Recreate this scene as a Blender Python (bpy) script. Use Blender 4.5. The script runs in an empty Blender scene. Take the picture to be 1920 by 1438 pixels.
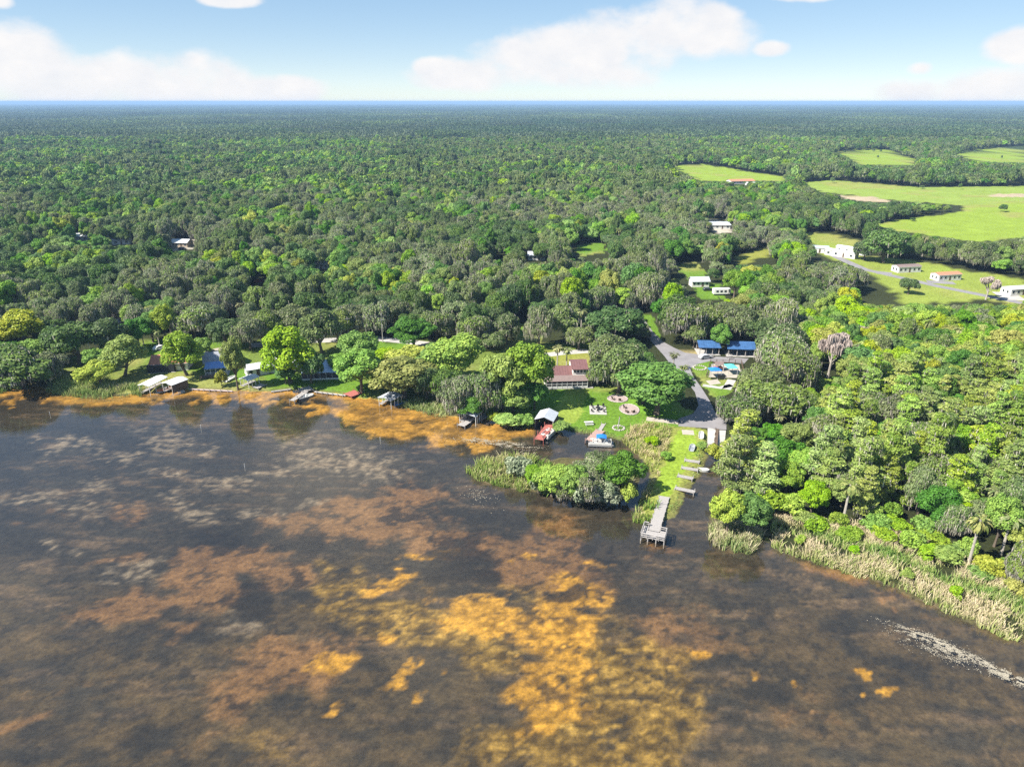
import bpy, bmesh, math, random
import numpy as np
from mathutils import Vector, Matrix

R = math.radians
rng = np.random.default_rng(11)
random.seed(11)
scene = bpy.context.scene
col = scene.collection

# ------------------------------------------------------------------ camera
FPX, PITCH, CAMH = 1334.0, R(21.6), 80.0            # focal length in photo pixels, tilt, height over the lake
cam_d = bpy.data.cameras.new('camera')
cam = bpy.data.objects.new('camera', cam_d); col.objects.link(cam)
cam_d.sensor_width = 36.0; cam_d.lens = 36.0 * FPX / 1920.0
cam_d.clip_start = 1.0; cam_d.clip_end = 200000.0
cam.location = (0, 0, CAMH); cam.rotation_euler = (R(90) - PITCH, 0, 0)
scene.camera = cam

# ------------------------------------------------------------------ light, sky, exposure
SUN_EL, SUN_AZ = 46.0, -115.0                        # azimuth from +Y (view direction) towards +X
sd = bpy.data.lights.new('sun', 'SUN'); sun = bpy.data.objects.new('sun', sd); col.objects.link(sun)
sd.energy = 5.0; sd.angle = R(0.5); sd.color = (1.0, 0.94, 0.83)
dirv = Vector((math.sin(R(SUN_AZ)) * math.cos(R(SUN_EL)), math.cos(R(SUN_AZ)) * math.cos(R(SUN_EL)), math.sin(R(SUN_EL))))
sun.rotation_euler = dirv.to_track_quat('Z', 'Y').to_euler()
sun.location = (0, 0, 300)

world = bpy.data.worlds.new('World'); scene.world = world; world.use_nodes = True
SKY_STRENGTH = 0.15
def build_world():
    nt = world.node_tree; N = nt.nodes; L = nt.links
    N.clear()
    out = N.new('ShaderNodeOutputWorld'); bg = N.new('ShaderNodeBackground')
    bg.inputs[1].default_value = SKY_STRENGTH
    sky = N.new('ShaderNodeTexSky'); sky.sky_type = 'NISHITA'; sky.sun_disc = False
    sky.sun_elevation = R(SUN_EL); sky.sun_rotation = R(SUN_AZ); sky.altitude = 50
    sky.air_density = 0.6; sky.dust_density = 0.0; sky.ozone_density = 1.0
    tc = N.new('ShaderNodeTexCoord'); sep = N.new('ShaderNodeSeparateXYZ'); L.new(tc.outputs['Generated'], sep.inputs[0])
    def math_(op, a, b=None, c=None):
        n = N.new('ShaderNodeMath'); n.operation = op
        for i, v in enumerate((a, b, c)):
            if v is None: continue
            if isinstance(v, (int, float)): n.inputs[i].default_value = v
            else: L.new(v, n.inputs[i])
        return n.outputs[0]
    az = math_('ARCTAN2', sep.outputs[0], sep.outputs[1])
    el = math_('ARCSINE', sep.outputs[2])
    comb = N.new('ShaderNodeCombineXYZ'); L.new(az, comb.inputs[0]); L.new(math_('MULTIPLY', el, 1.5), comb.inputs[1])
    def noise(scale, detail, rough, vec):
        n = N.new('ShaderNodeTexNoise'); n.inputs['Scale'].default_value = scale; n.inputs['Detail'].default_value = detail
        n.inputs['Roughness'].default_value = rough; L.new(vec, n.inputs['Vector']); return n.outputs[0]
    fb = noise(9.0, 8, 0.55, comb.outputs[0])
    # banks of cumulus standing over the horizon: (photo x, y, half width, half height)
    banks = [(40, 120, 75, 55), (110, 160, 150, 32), (250, 155, 110, 38), (400, 160, 85, 42), (500, 172, 90, 24),
             (985, 112, 95, 42), (1075, 100, 110, 42), (1150, 60, 75, 45), (1230, 70, 110, 50), (1330, 70, 75, 38), (900, 140, 110, 26), (1080, 140, 130, 26), (812, 127, 34, 14),
             (1445, 92, 28, 12), (1725, 130, 20, 10), (1720, 172, 70, 20), (1850, 172, 110, 28), (1910, 85, 50, 22), (430, 0, 46, 10), (0, 5, 22, 9), (1500, -8, 60, 10)]
    acc = None
    for (x, y, rx, ry) in banks:
        dx, dy = (x - 960) / FPX, (719 - y) / FPX
        v = Vector((dx, math.cos(PITCH) + dy * math.sin(PITCH), -math.sin(PITCH) + dy * math.cos(PITCH))).normalized()
        a0, e0 = math.atan2(v.x, v.y), math.asin(v.z)
        ra, re = rx * 1.2 / FPX / (1 + dx * dx) ** 0.5, ry * 1.2 / FPX
        da = math_('MULTIPLY', math_('SUBTRACT', az, a0), 1 / ra); de = math_('MULTIPLY', math_('SUBTRACT', el, e0), 1 / re)
        b = math_('SUBTRACT', 1.0, math_('MULTIPLY_ADD', da, da, math_('MULTIPLY', de, de)))
        acc = b if acc is None else math_('SMOOTH_MAX', acc, b, 0.25)
    # the same kind of broken cumulus over the rest of the sky
    big = noise(2.2, 3, 0.5, tc.outputs['Generated'])
    gen = math_('MULTIPLY_ADD', big, 5.0, -2.9)
    high = N.new('ShaderNodeMapRange'); high.inputs[1].default_value = R(9); high.inputs[2].default_value = R(14)
    high.inputs[3].default_value = -3.0; high.inputs[4].default_value = 0.0; L.new(el, high.inputs[0])
    behind = N.new('ShaderNodeMapRange'); behind.inputs[1].default_value = 0.62; behind.inputs[2].default_value = 0.75
    behind.inputs[3].default_value = -3.0; behind.inputs[4].default_value = 0.0; L.new(math_('ABSOLUTE', az), behind.inputs[0])
    gen = math_('ADD', gen, math_('MAXIMUM', high.outputs[0], behind.outputs[0]))
    acc = math_('MAXIMUM', acc, gen)
    dens = math_('ADD', acc, math_('MULTIPLY_ADD', fb, 3.4, -1.75))
    mr = N.new('ShaderNodeMapRange'); mr.interpolation_type = 'SMOOTHSTEP'
    mr.inputs[1].default_value = -0.12; mr.inputs[2].default_value = 0.8; mr.inputs[4].default_value = 0.97; L.new(dens, mr.inputs[0])
    up = math_('MAXIMUM', el, 0.0)
    shade = noise(22.0, 5, 0.6, comb.outputs[0])
    cr = N.new('ShaderNodeValToRGB'); cr.color_ramp.elements[0].position = 0.3; cr.color_ramp.elements[1].position = 0.7
    k = 1.0 / SKY_STRENGTH
    cr.color_ramp.elements[0].color = (0.40 * k, 0.405 * k, 0.42 * k, 1); cr.color_ramp.elements[1].color = (0.455 * k, 0.445 * k, 0.44 * k, 1)
    L.new(shade, cr.inputs[0])
    hsv = N.new('ShaderNodeHueSaturation'); hsv.inputs['Saturation'].default_value = 1.8; hsv.inputs['Value'].default_value = 1.26
    ga = N.new('ShaderNodeGamma'); ga.inputs[1].default_value = 0.42; L.new(sky.outputs[0], ga.inputs[0]); L.new(ga.outputs[0], hsv.inputs['Color'])
    mix = N.new('ShaderNodeMix'); mix.data_type = 'RGBA'; L.new(mr.outputs[0], mix.inputs[0])
    L.new(hsv.outputs[0], mix.inputs[6]); L.new(cr.outputs[0], mix.inputs[7])
    L.new(mix.outputs[2], bg.inputs[0]); L.new(bg.outputs[0], out.inputs[0])
build_world()
vs = scene.view_settings
vs.view_transform = 'Standard'; vs.look = 'None'; vs.gamma = 1.0; vs.use_curve_mapping = False
vs.exposure = 1.15
scene.cycles.use_denoising = False
scene.cycles.max_bounces = 6; scene.cycles.diffuse_bounces = 2; scene.cycles.glossy_bounces = 2
scene.cycles.transparent_max_bounces = 8; scene.cycles.transmission_bounces = 2; scene.cycles.volume_bounces = 0
scene.cycles.caustics_reflective = False; scene.cycles.caustics_refractive = False

# ------------------------------------------------------------------ helpers
LAND = 0.6
def at(x, y, z=0.0):
    dx, dy = (x - 960) / FPX, (719 - y) / FPX
    Y = math.cos(PITCH) + dy * math.sin(PITCH); Z = -math.sin(PITCH) + dy * math.cos(PITCH)
    t = (CAMH - z) / -Z
    return Vector((dx * t, Y * t, z))
def ray_height(y, Yw):
    """height of the view ray of photo row y over ground distance Yw"""
    dy = (719 - y) / FPX
    Y = math.cos(PITCH) + dy * math.sin(PITCH); Z = -math.sin(PITCH) + dy * math.cos(PITCH)
    return CAMH + Z * Yw / Y
def proj(P):
    """world points (n,3) to photo pixels and depth"""
    P = np.asarray(P, float).reshape(-1, 3); z = P[:, 2] - CAMH
    d = P[:, 1] * math.cos(PITCH) - z * math.sin(PITCH)
    u = P[:, 1] * math.sin(PITCH) + z * math.cos(PITCH)
    d = np.where(d < 1e-3, 1e-3, d)
    return 960 + FPX * P[:, 0] / d, 719 - FPX * u / d, d
def poly_w(pts, z=0.0): return np.array([[*at(x, y, z)[:2]] for x, y in pts])
def inside(P, poly):
    x, y = P[:, 0], P[:, 1]; r = np.zeros(len(P), bool)
    x2, y2 = poly[-1]
    for x1, y1 in poly:
        c = ((y1 > y) != (y2 > y))
        with np.errstate(divide='ignore', invalid='ignore'):
            xi = (x2 - x1) * (y - y1) / (y2 - y1 + 1e-12) + x1
        r ^= c & (x < xi); x2, y2 = x1, y1
    return r
def dist_poly(P, poly, closed=True):
    best = np.full(len(P), 1e18); n = len(poly)
    for i in range(n if closed else n - 1):
        a = poly[i]; b = poly[(i + 1) % n]; ab = b - a
        t = np.clip(((P - a) @ ab) / max(ab @ ab, 1e-9), 0, 1)
        d = P - a - t[:, None] * ab
        best = np.minimum(best, (d * d).sum(1))
    return np.sqrt(best)
_perm = rng.random((256, 256))
def vnoise(x, y):
    xi = np.floor(x).astype(int); yi = np.floor(y).astype(int); fx = x - xi; fy = y - yi
    fx = fx * fx * (3 - 2 * fx); fy = fy * fy * (3 - 2 * fy)
    g = lambda a, b: _perm[a & 255, b & 255]
    return (g(xi, yi) * (1 - fx) + g(xi + 1, yi) * fx) * (1 - fy) + (g(xi, yi + 1) * (1 - fx) + g(xi + 1, yi + 1) * fx) * fy
def fbm(x, y, o=4, g=0.5):
    s = 0; a = 1; t = 0
    for i in range(o):
        s = s + a * vnoise(x * 2 ** i + 17.3 * i, y * 2 ** i + 9.1 * i); t += a; a *= g
    return s / t
def sstep(a, b, x):
    t = np.clip((x - a) / (b - a), 0, 1); return t * t * (3 - 2 * t)

def tag(o, label=None, cat=None, group=None, kind=None):
    if label: o['label'] = label
    if cat: o['category'] = cat
    if group: o['group'] = group
    if kind: o['kind'] = kind
    return o
def link(o, parent=None):
    col.objects.link(o)
    if parent is not None: o.parent = parent
    return o
def empty(name, loc, rz=0.0):
    o = bpy.data.objects.new(name, None); o.location = loc; o.rotation_euler = (0, 0, rz); o.empty_display_size = 0.5
    return link(o)
def np_mesh(name, V, F, mats=(), mi=None, attrs=None, smooth=False):
    """V (n,3), F (m,k) all faces with k corners"""
    me = bpy.data.meshes.new(name); V = np.asarray(V, np.float32); F = np.asarray(F, np.int32); m, k = F.shape
    me.vertices.add(len(V)); me.vertices.foreach_set('co', V.ravel())
    me.loops.add(m * k); me.loops.foreach_set('vertex_index', F.ravel())
    me.polygons.add(m); me.polygons.foreach_set('loop_start', np.arange(0, m * k, k, dtype=np.int32))
    me.polygons.foreach_set('loop_total', np.full(m, k, np.int32))
    for x in mats: me.materials.append(x)
    if mi is not None: me.polygons.foreach_set('material_index', np.asarray(mi, np.int32))
    me.polygons.foreach_set('use_smooth', np.full(m, smooth))
    for nm, (typ, dat) in (attrs or {}).items():
        a = me.attributes.new(nm, typ, 'POINT')
        a.data.foreach_set({'FLOAT': 'value', 'FLOAT_COLOR': 'color', 'INT': 'value', 'FLOAT_VECTOR': 'vector'}[typ], np.asarray(dat).ravel())
    me.update(calc_edges=True)
    return me

# ------------------------------------------------------------------ materials
def mat(name, color, rough=0.7, noise=0.0, nscale=1.0, metal=0.0, spec=0.3, bump=0.0, stretch=None):
    m = bpy.data.materials.new(name); m.use_nodes = True; nt = m.node_tree; b = nt.nodes['Principled BSDF']
    b.inputs['Base Color'].default_value = (*color, 1); b.inputs['Roughness'].default_value = rough
    b.inputs['Metallic'].default_value = metal; b.inputs['Specular IOR Level'].default_value = spec
    if noise or bump:
        tc = nt.nodes.new('ShaderNodeTexCoord'); n = nt.nodes.new('ShaderNodeTexNoise')
        n.inputs['Scale'].default_value = nscale; n.inputs['Detail'].default_value = 5; n.inputs['Roughness'].default_value = 0.65
        src = tc.outputs['Object']
        if stretch:
            mp = nt.nodes.new('ShaderNodeMapping'); mp.inputs['Scale'].default_value = stretch
            nt.links.new(src, mp.inputs[0]); src = mp.outputs[0]
        nt.links.new(src, n.inputs['Vector'])
        if noise:
            r = nt.nodes.new('ShaderNodeValToRGB'); e = r.color_ramp.elements
            e[0].position = 0.3; e[1].position = 0.7
            e[0].color = (*[c * (1 - noise) for c in color], 1); e[1].color = (*[min(1, c * (1 + noise)) for c in color], 1)
            nt.links.new(n.outputs[0], r.inputs[0]); nt.links.new(r.outputs[0], b.inputs['Base Color'])
        if bump:
            bp = nt.nodes.new('ShaderNodeBump'); bp.inputs['Strength'].default_value = bump; bp.inputs['Distance'].default_value = 0.05
            nt.links.new(n.outputs[0], bp.inputs['Height']); nt.links.new(bp.outputs[0], b.inputs['Normal'])
    return m
def leaf_mat(name, c1, c2, hue_var=0.03, val_var=0.45, trans=0.25, c3=None):
    """leaves: colour between c1 and c2 by leaf, then shifted a little from plant to plant"""
    m = bpy.data.materials.new(name); m.use_nodes = True; nt = m.node_tree; N = nt.nodes; L = nt.links; N.clear()
    out = N.new('ShaderNodeOutputMaterial'); at_ = N.new('ShaderNodeAttribute'); at_.attribute_name = 'v'
    r = N.new('ShaderNodeValToRGB'); r.color_ramp.elements[0].color = (*c1, 1); r.color_ramp.elements[1].color = (*c2, 1)
    if c3:
        e = r.color_ramp.elements.new(0.5); e.color = (*c3, 1)
    L.new(at_.outputs['Fac'], r.inputs[0])
    oi = N.new('ShaderNodeObjectInfo'); h = N.new('ShaderNodeHueSaturation')
    def mr(lo, hi, mul=1.0):
        f = N.new('ShaderNodeMath'); f.operation = 'MULTIPLY'; f.inputs[1].default_value = mul; L.new(oi.outputs['Random'], f.inputs[0])
        g = N.new('ShaderNodeMath'); g.operation = 'FRACT'; L.new(f.outputs[0], g.inputs[0])
        q = N.new('ShaderNodeMapRange'); q.inputs[3].default_value = lo; q.inputs[4].default_value = hi; L.new(g.outputs[0], q.inputs[0]); return q.outputs[0]
    L.new(mr(0.5 - hue_var, 0.5 + hue_var), h.inputs['Hue']); L.new(mr(1 - val_var, 1 + val_var, 7.31), h.inputs['Value'])
    L.new(mr(0.8, 1.1, 3.77), h.inputs['Saturation'])
    L.new(r.outputs[0], h.inputs['Color'])
    d = N.new('ShaderNodeBsdfPrincipled'); d.inputs['Roughness'].default_value = 0.55; d.inputs['Specular IOR Level'].default_value = 0.25
    t = N.new('ShaderNodeBsdfTranslucent'); mx = N.new('ShaderNodeMixShader'); mx.inputs[0].default_value = trans
    L.new(h.outputs[0], d.inputs['Base Color']); L.new(h.outputs[0], t.inputs['Color'])
    L.new(d.outputs[0], mx.inputs[1]); L.new(t.outputs[0], mx.inputs[2]); L.new(mx.outputs[0], out.inputs[0])
    return m
M = {}
M['white'] = mat('white paint', (0.62, 0.62, 0.6), 0.5, 0.06, 1.5)
M['white_metal'] = mat('white metal roofing', (0.58, 0.6, 0.62), 0.4, 0.12, 0.8)
M['grey_metal'] = mat('grey metal roofing', (0.42, 0.45, 0.5), 0.4, 0.12, 0.8)
M['bluish_metal'] = mat('pale blue metal roofing', (0.42, 0.55, 0.72), 0.35, 0.1, 0.7)
M['blue_metal'] = mat('blue metal roofing', (0.045, 0.11, 0.25), 0.35, 0.25, 0.6)
M['shingle'] = mat('grey shingles', (0.27, 0.28, 0.31), 0.85, 0.2, 3)
M['maroon'] = mat('maroon metal roofing', (0.17, 0.088, 0.085), 0.42, 0.14, 0.8)
M['terracotta'] = mat('terracotta roofing', (0.48, 0.2, 0.12), 0.8, 0.25, 2)
M['pale_wall'] = mat('pale siding', (0.68, 0.66, 0.62), 0.7, 0.08, 2)
M['tan_wall'] = mat('tan siding', (0.45, 0.36, 0.27), 0.75, 0.1, 2)
M['grey_wall'] = mat('grey siding', (0.36, 0.38, 0.4), 0.75, 0.1, 2)
M['dark_screen'] = mat('dark insect screen', (0.03, 0.033, 0.04), 0.5, 0.2, 2)
M['glass'] = mat('window glass', (0.035, 0.045, 0.06), 0.08, spec=0.6)
M['concrete'] = mat('concrete', (0.40, 0.385, 0.365), 0.85, 0.15, 0.6, bump=0.2)
M['asphalt'] = mat('worn asphalt', (0.22, 0.21, 0.22), 0.9, 0.16, 0.25, bump=0.2)
M['sandy'] = mat('pale sand', (0.38, 0.34, 0.29), 0.95, 0.15, 0.8)
M['wood'] = mat('weathered grey wood', (0.33, 0.31, 0.30), 0.85, 0.28, 2.0, bump=0.3, stretch=(1, 6, 1))
M['wood_dark'] = mat('dark wood', (0.12, 0.085, 0.06), 0.85, 0.3, 2.0)
M['wood_red'] = mat('red stained wood', (0.36, 0.12, 0.10), 0.75, 0.2, 1.5, stretch=(1, 6, 1))
M['wood_brown'] = mat('pinkish brown wood', (0.36, 0.24, 0.21), 0.8, 0.2, 1.5, stretch=(1, 6, 1))
M['stone'] = mat('pale stone', (0.36, 0.33, 0.31), 0.9, 0.25, 2)
M['paver'] = mat('pinkish pavers', (0.36, 0.29, 0.28), 0.9, 0.2, 2.5)
M['black'] = mat('black metal', (0.02, 0.02, 0.022), 0.5)
M['rubber'] = mat('rubber', (0.02, 0.02, 0.02), 0.9)
M['alu'] = mat('aluminium', (0.6, 0.62, 0.64), 0.35, 0.08, 2, metal=0.6)
M['blue_fabric'] = mat('blue canvas', (0.02, 0.18, 0.55), 0.7, 0.1, 2)
M['porch_blue'] = mat('light blue metal roofing', (0.11, 0.24, 0.52), 0.35, 0.3, 0.6)
M['aqua_fabric'] = mat('aqua canvas', (0.1, 0.52, 0.5), 0.7, 0.1, 2)
M['brown_roof'] = mat('brown roofing', (0.20, 0.15, 0.14), 0.8, 0.2, 2)
M['car_white'] = mat('white car paint', (0.75, 0.75, 0.75), 0.25, spec=0.5)
M['car_red'] = mat('red car paint', (0.45, 0.02, 0.03), 0.25, spec=0.5)
M['car_dark'] = mat('dark car paint', (0.03, 0.035, 0.045), 0.25, spec=0.5)
M['car_silver'] = mat('silver car paint', (0.42, 0.43, 0.45), 0.25, spec=0.5)
M['orange_hull'] = mat('orange brown hull', (0.42, 0.18, 0.09), 0.5)
M['bark'] = mat('bark', (0.13, 0.105, 0.08), 0.95, 0.3, 3)
M['bark_pale'] = mat('pale bark', (0.34, 0.31, 0.27), 0.95, 0.25, 3)
# foliage
M['oak_moss'] = leaf_mat('live oak leaves', (0.066, 0.112, 0.028), (0.205, 0.275, 0.068), 0.015, 0.18)
M['oak_dark'] = leaf_mat('dark oak leaves', (0.042, 0.095, 0.022), (0.135, 0.22, 0.048), 0.015, 0.18)
M['green'] = leaf_mat('mid green leaves', (0.055, 0.15, 0.016), (0.14, 0.30, 0.036), 0.015, 0.2)
M['bright'] = leaf_mat('bright leaves', (0.13, 0.26, 0.018), (0.31, 0.46, 0.045), 0.02, 0.22)
M['yellow'] = leaf_mat('yellow green leaves', (0.20, 0.27, 0.022), (0.43, 0.46, 0.06), 0.02, 0.22)
M['cypress'] = leaf_mat('cypress needles', (0.14, 0.23, 0.025), (0.38, 0.47, 0.08), 0.025, 0.25)
M['willow'] = leaf_mat('grey willow leaves', (0.16, 0.21, 0.12), (0.34, 0.38, 0.24), 0.01, 0.2)
M['palm'] = leaf_mat('palm fronds', (0.11, 0.16, 0.04), (0.36, 0.36, 0.14), 0.02, 0.25)
M['rust'] = leaf_mat('rust leaves', (0.13, 0.07, 0.03), (0.26, 0.13, 0.06), 0.01, 0.2)
M['moss'] = leaf_mat('hanging moss', (0.24, 0.225, 0.175), (0.58, 0.54, 0.45), 0.01, 0.25, 0.15)
M['moss_pink'] = leaf_mat('dry hanging moss', (0.30, 0.25, 0.21), (0.62, 0.51, 0.45), 0.01, 0.15, 0.15)
M['forest'] = leaf_mat('far canopy', (0.04, 0.08, 0.028), (0.22, 0.31, 0.065), 0.015, 0.12, c3=(0.092, 0.14, 0.048))
M['reed'] = leaf_mat('reeds', (0.13, 0.26, 0.03), (0.62, 0.48, 0.34), 0.005, 0.05, 0.3, c3=(0.36, 0.42, 0.11))
M['pads'] = leaf_mat('floating weed', (0.22, 0.19, 0.14), (0.42, 0.38, 0.30), 0.0, 0.0, 0.0)

# ------------------------------------------------------------------ shoreline and land use (photo pixels turned into ground positions)
SHORE_PX = [(-160, 742), (-60, 740), (2, 736), (22, 729), (55, 724), (90, 731), (125, 741), (180, 746), (262, 741), (300, 734), (352, 731), (420, 733), (500, 735), (545, 730),
            (600, 735), (650, 742), (700, 750), (760, 764), (800, 774), (840, 780), (870, 784), (905, 785), (935, 793), (965, 802), (1000, 799), (1012, 791), (1040, 794), (1062, 806),
            (1085, 812), (1105, 814), (1135, 818), (1165, 826), (1180, 842), (1205, 862), (1222, 888), (1215, 915), (1200, 945), (1188, 975), (1205, 983), (1228, 980), (1250, 972), (1268, 962), (1280, 942),
            (1290, 925), (1302, 905), (1314, 892), (1322, 872), (1328, 846), (1358, 846), (1362, 865), (1352, 895), (1350, 925), (1338, 945), (1332, 975), (1330, 1012), (1360, 1030), (1405, 1040),
            (1425, 1022), (1440, 1004), (1450, 1028), (1500, 1046), (1560, 1064), (1630, 1084), (1700, 1112), (1780, 1150), (1850, 1180), (1920, 1204), (1990, 1235)]
WATER = np.vstack([poly_w(SHORE_PX), [[130, 72], [220, 55], [390, 30], [390, -290], [-590, -290], [-590, 150], [-330, 190]]])
ISLAND = poly_w([(876, 884), (892, 872), (925, 862), (965, 858), (1005, 866), (1050, 858), (1110, 862), (1160, 868), (1198, 884), (1192, 922), (1160, 938), (1100, 942), (1050, 934), (1000, 922), (940, 912), (895, 899)])
def shore_dist(P):
    """positive over water, negative on land"""
    d = dist_poly(P, WATER); w = inside(P, WATER); s = np.where(w, d, -d)
    di = dist_poly(P, ISLAND); wi = inside(P, ISLAND)
    return np.where(wi, -di, np.where(w, np.minimum(d, di), s))

LAWN = (0.10, 0.185, 0.02); LAWN_Y = (0.19, 0.205, 0.035); PAST = (0.20, 0.275, 0.035); DRY = (0.28, 0.23, 0.11)
AREAS = [  # polygons in photo pixels, colour
    ([(100, 700), (140, 668), (230, 640), (330, 640), (440, 640), (480, 640), (760, 640), (1110, 640), (1110, 720), (1010, 795), (700, 752), (420, 735), (262, 738), (100, 730)], (0.115, 0.16, 0.03)),
    ([(255, 650), (320, 632), (345, 648), (300, 668), (270, 680)], LAWN), ([(380, 622), (412, 620), (420, 650), (390, 655)], LAWN),
    ([(345, 690), (460, 695), (470, 733), (350, 730)], LAWN), ([(495, 700), (680, 700), (690, 745), (600, 735), (500, 735)], LAWN),
    ([(700, 640), (765, 640), (770, 690), (715, 690)], LAWN),
    ([(965, 610), (1020, 608), (1020, 642), (965, 642)], LAWN), ([(1015, 655), (1110, 655), (1110, 695), (1060, 700), (1015, 690)], LAWN_Y),
    ([(945, 790), (985, 760), (1010, 735), (1100, 725), (1165, 715), (1300, 770), (1290, 800), (1210, 806), (1160, 826), (1060, 806)], LAWN),
    ([(1060, 735), (1105, 730), (1085, 790), (1040, 792), (1035, 770)], (0.19, 0.25, 0.04)),
    ([(1130, 735), (1170, 735), (1300, 772), (1285, 785), (1180, 770)], (0.12, 0.24, 0.024)),
    ([(1200, 806), (1290, 800), (1325, 805), (1328, 846), (1290, 925), (1250, 972), (1188, 975), (1222, 888), (1180, 842)], (0.2, 0.22, 0.05)),
    ([(1270, 808), (1312, 806), (1300, 850), (1275, 890), (1262, 925), (1235, 935), (1235, 905), (1250, 860)], (0.19, 0.27, 0.03)),
    ([(1290, 676), (1340, 676), (1330, 712), (1375, 712), (1375, 735), (1335, 745), (1310, 715)], LAWN),
    ([(1205, 588), (1230, 600), (1240, 640), (1215, 620)], LAWN), ([(1240, 655), (1330, 660), (1330, 670), (1290, 672)], DRY),
    ([(1298, 535), (1345, 532), (1370, 545), (1360, 560), (1310, 560)], LAWN),
    ([(1507, 435), (1560, 440), (1615, 455), (1620, 480), (1700, 486), (1800, 505), (1930, 525), (1930, 575), (1850, 562), (1690, 572), (1680, 552), (1618, 504), (1540, 480)], (0.2, 0.25, 0.045)),
    ([(1265, 500), (1310, 490), (1325, 520), (1290, 522)], LAWN), ([(1380, 482), (1440, 465), (1450, 478), (1390, 495)], LAWN_Y), ([(1080, 460), (1130, 455), (1138, 475), (1085, 480)], LAWN),
    ([(1612, 424), (1700, 412), (1800, 397), (1815, 384), (1940, 372), (1940, 444), (1837, 454), (1725, 439)], PAST),
    ([(1500, 343), (1560, 338), (1725, 352), (1940, 349), (1940, 376), (1815, 386), (1687, 377), (1537, 360)], (0.2, 0.27, 0.05)),
    ([(1258, 312), (1312, 308), (1400, 322), (1470, 332), (1476, 340), (1312, 340)], PAST),
    ([(1565, 284), (1661, 281), (1725, 304), (1715, 310), (1612, 309)], PAST), ([(1790, 290), (1871, 277), (1940, 273), (1940, 306), (1830, 303)], PAST),
    ([(320, 452), (362, 448), (365, 468), (325, 470)], (0.4, 0.36, 0.3)), ([(1330, 412), (1350, 412), (1375, 436), (1340, 438)], (0.4, 0.36, 0.3)),
    ([(1560, 366), (1640, 370), (1688, 382), (1600, 376)], (0.36, 0.29, 0.2)), ([(1860, 364), (1945, 364), (1945, 370), (1860, 370)], (0.36, 0.29, 0.2)),
]
AREAS_W = [(poly_w(p, LAND), c) for p, c in AREAS]
FIELDS = [a for a, (p, c) in zip(AREAS_W, AREAS)]

# ------------------------------------------------------------------ lake bed colours
SANDB = (0.235, 0.138, 0.06); GOLD = (0.50, 0.29, 0.035); OLIVE = (0.27, 0.185, 0.042); MUD = (0.036, 0.034, 0.027)
# blobs: photo x, y, half width, half height, tilt (deg), amount
SAND_BLOBS = [(620, 985, 130, 24, 5, 1), (385, 1090, 62, 52, 0, 1), (240, 1140, 105, 26, -8, 1), (705, 962, 110, 34, 8, 1), (785, 1005, 60, 40, 15, 1), (450, 1045, 110, 30, 8, .9),
              (770, 930, 90, 26, 5, .7), (250, 965, 60, 28, 0, .5), (540, 1075, 70, 22, 0, .8), (210, 1050, 80, 14, -5, .5), (880, 1020, 80, 26, 0, .9), (1010, 1060, 110, 46, 10, 1), (1040, 1000, 60, 40, 10, .8), (330, 1180, 50, 30, -30, .6),
              (540, 1240, 150, 55, -12, .75), (1280, 1180, 110, 50, 12, .6), (1240, 1230, 60, 40, 0, .5), (40, 1345, 100, 16, -12, .6), (130, 1290, 80, 20, -12, .4), (460, 1290, 100, 40, -30, .6),
              (1420, 1340, 200, 90, 10, .35), (300, 1400, 150, 40, -10, .3), (1220, 1030, 30, 14, 0, .6), (80, 970, 70, 22, 0, .35), (1700, 1130, 120, 14, 22, .4), (1560, 1075, 120, 12, 18, .5)]
GOLD_BLOBS = [(800, 1038, 55, 9, -3, 1), (720, 1092, 55, 20, -25, .9), (905, 1148, 95, 36, 5, 1.05), (1050, 1130, 50, 30, 0, .8), (1055, 1190, 62, 62, 20, 1.05), (1030, 1290, 70, 60, 25, 1.15), (985, 1180, 60, 40, 10, .7), (1100, 1060, 40, 14, 0, .5), (1075, 1100, 60, 24, 20, .7), (985, 1045, 30, 12, 0, .6),
              (625, 1236, 46, 24, 0, .75), (727, 1203, 27, 12, 0, .85), (745, 1269, 26, 9, -15, 1.6), (774, 1243, 7, 9, 0, 1.5), (782, 1296, 14, 8, 0, 1.5), (620, 1327, 34, 14, 0, .8), (1010, 1350, 50, 40, 0, .7),
              (1306, 1226, 17, 8, -5, 1.1), (1400, 1262, 13, 9, 0, .9), (1500, 1279, 14, 8, 30, .95), (1610, 1253, 13, 6, 8, 1.3), (1635, 1302, 11, 6, 0, 1.1), (1663, 1287, 9, 6, 0, 1.1), (845, 1253, 9, 5, 0, .9), (960, 1225, 30, 12, 0, .5)]
OLIVE_BLOBS = [(1180, 1290, 150, 100, 30, 1), (1130, 1400, 150, 70, 10, 1.1), (760, 1165, 170, 45, 12, .9), (900, 1200, 100, 50, 20, .8), (1000, 1120, 90, 50, 0, .5), (950, 1400, 120, 60, 0, .7), (640, 1100, 70, 60, 0, .7), (500, 1400, 130, 50, 0, .4)]
MAT_BLOBS = [(640, 772, 70, 14, 12, 1), (740, 795, 110, 20, 14, 1.1), (850, 815, 95, 18, 10, 1.1), (910, 800, 50, 14, 0, .9), (940, 825, 40, 8, 0, .7), (560, 752, 60, 10, 5, .6), (60, 740, 60, 8, -5, 1), (160, 752, 80, 7, 3, .8), (300, 745, 100, 7, 0, .8), (450, 745, 100, 7, 0, .8)]
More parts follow.
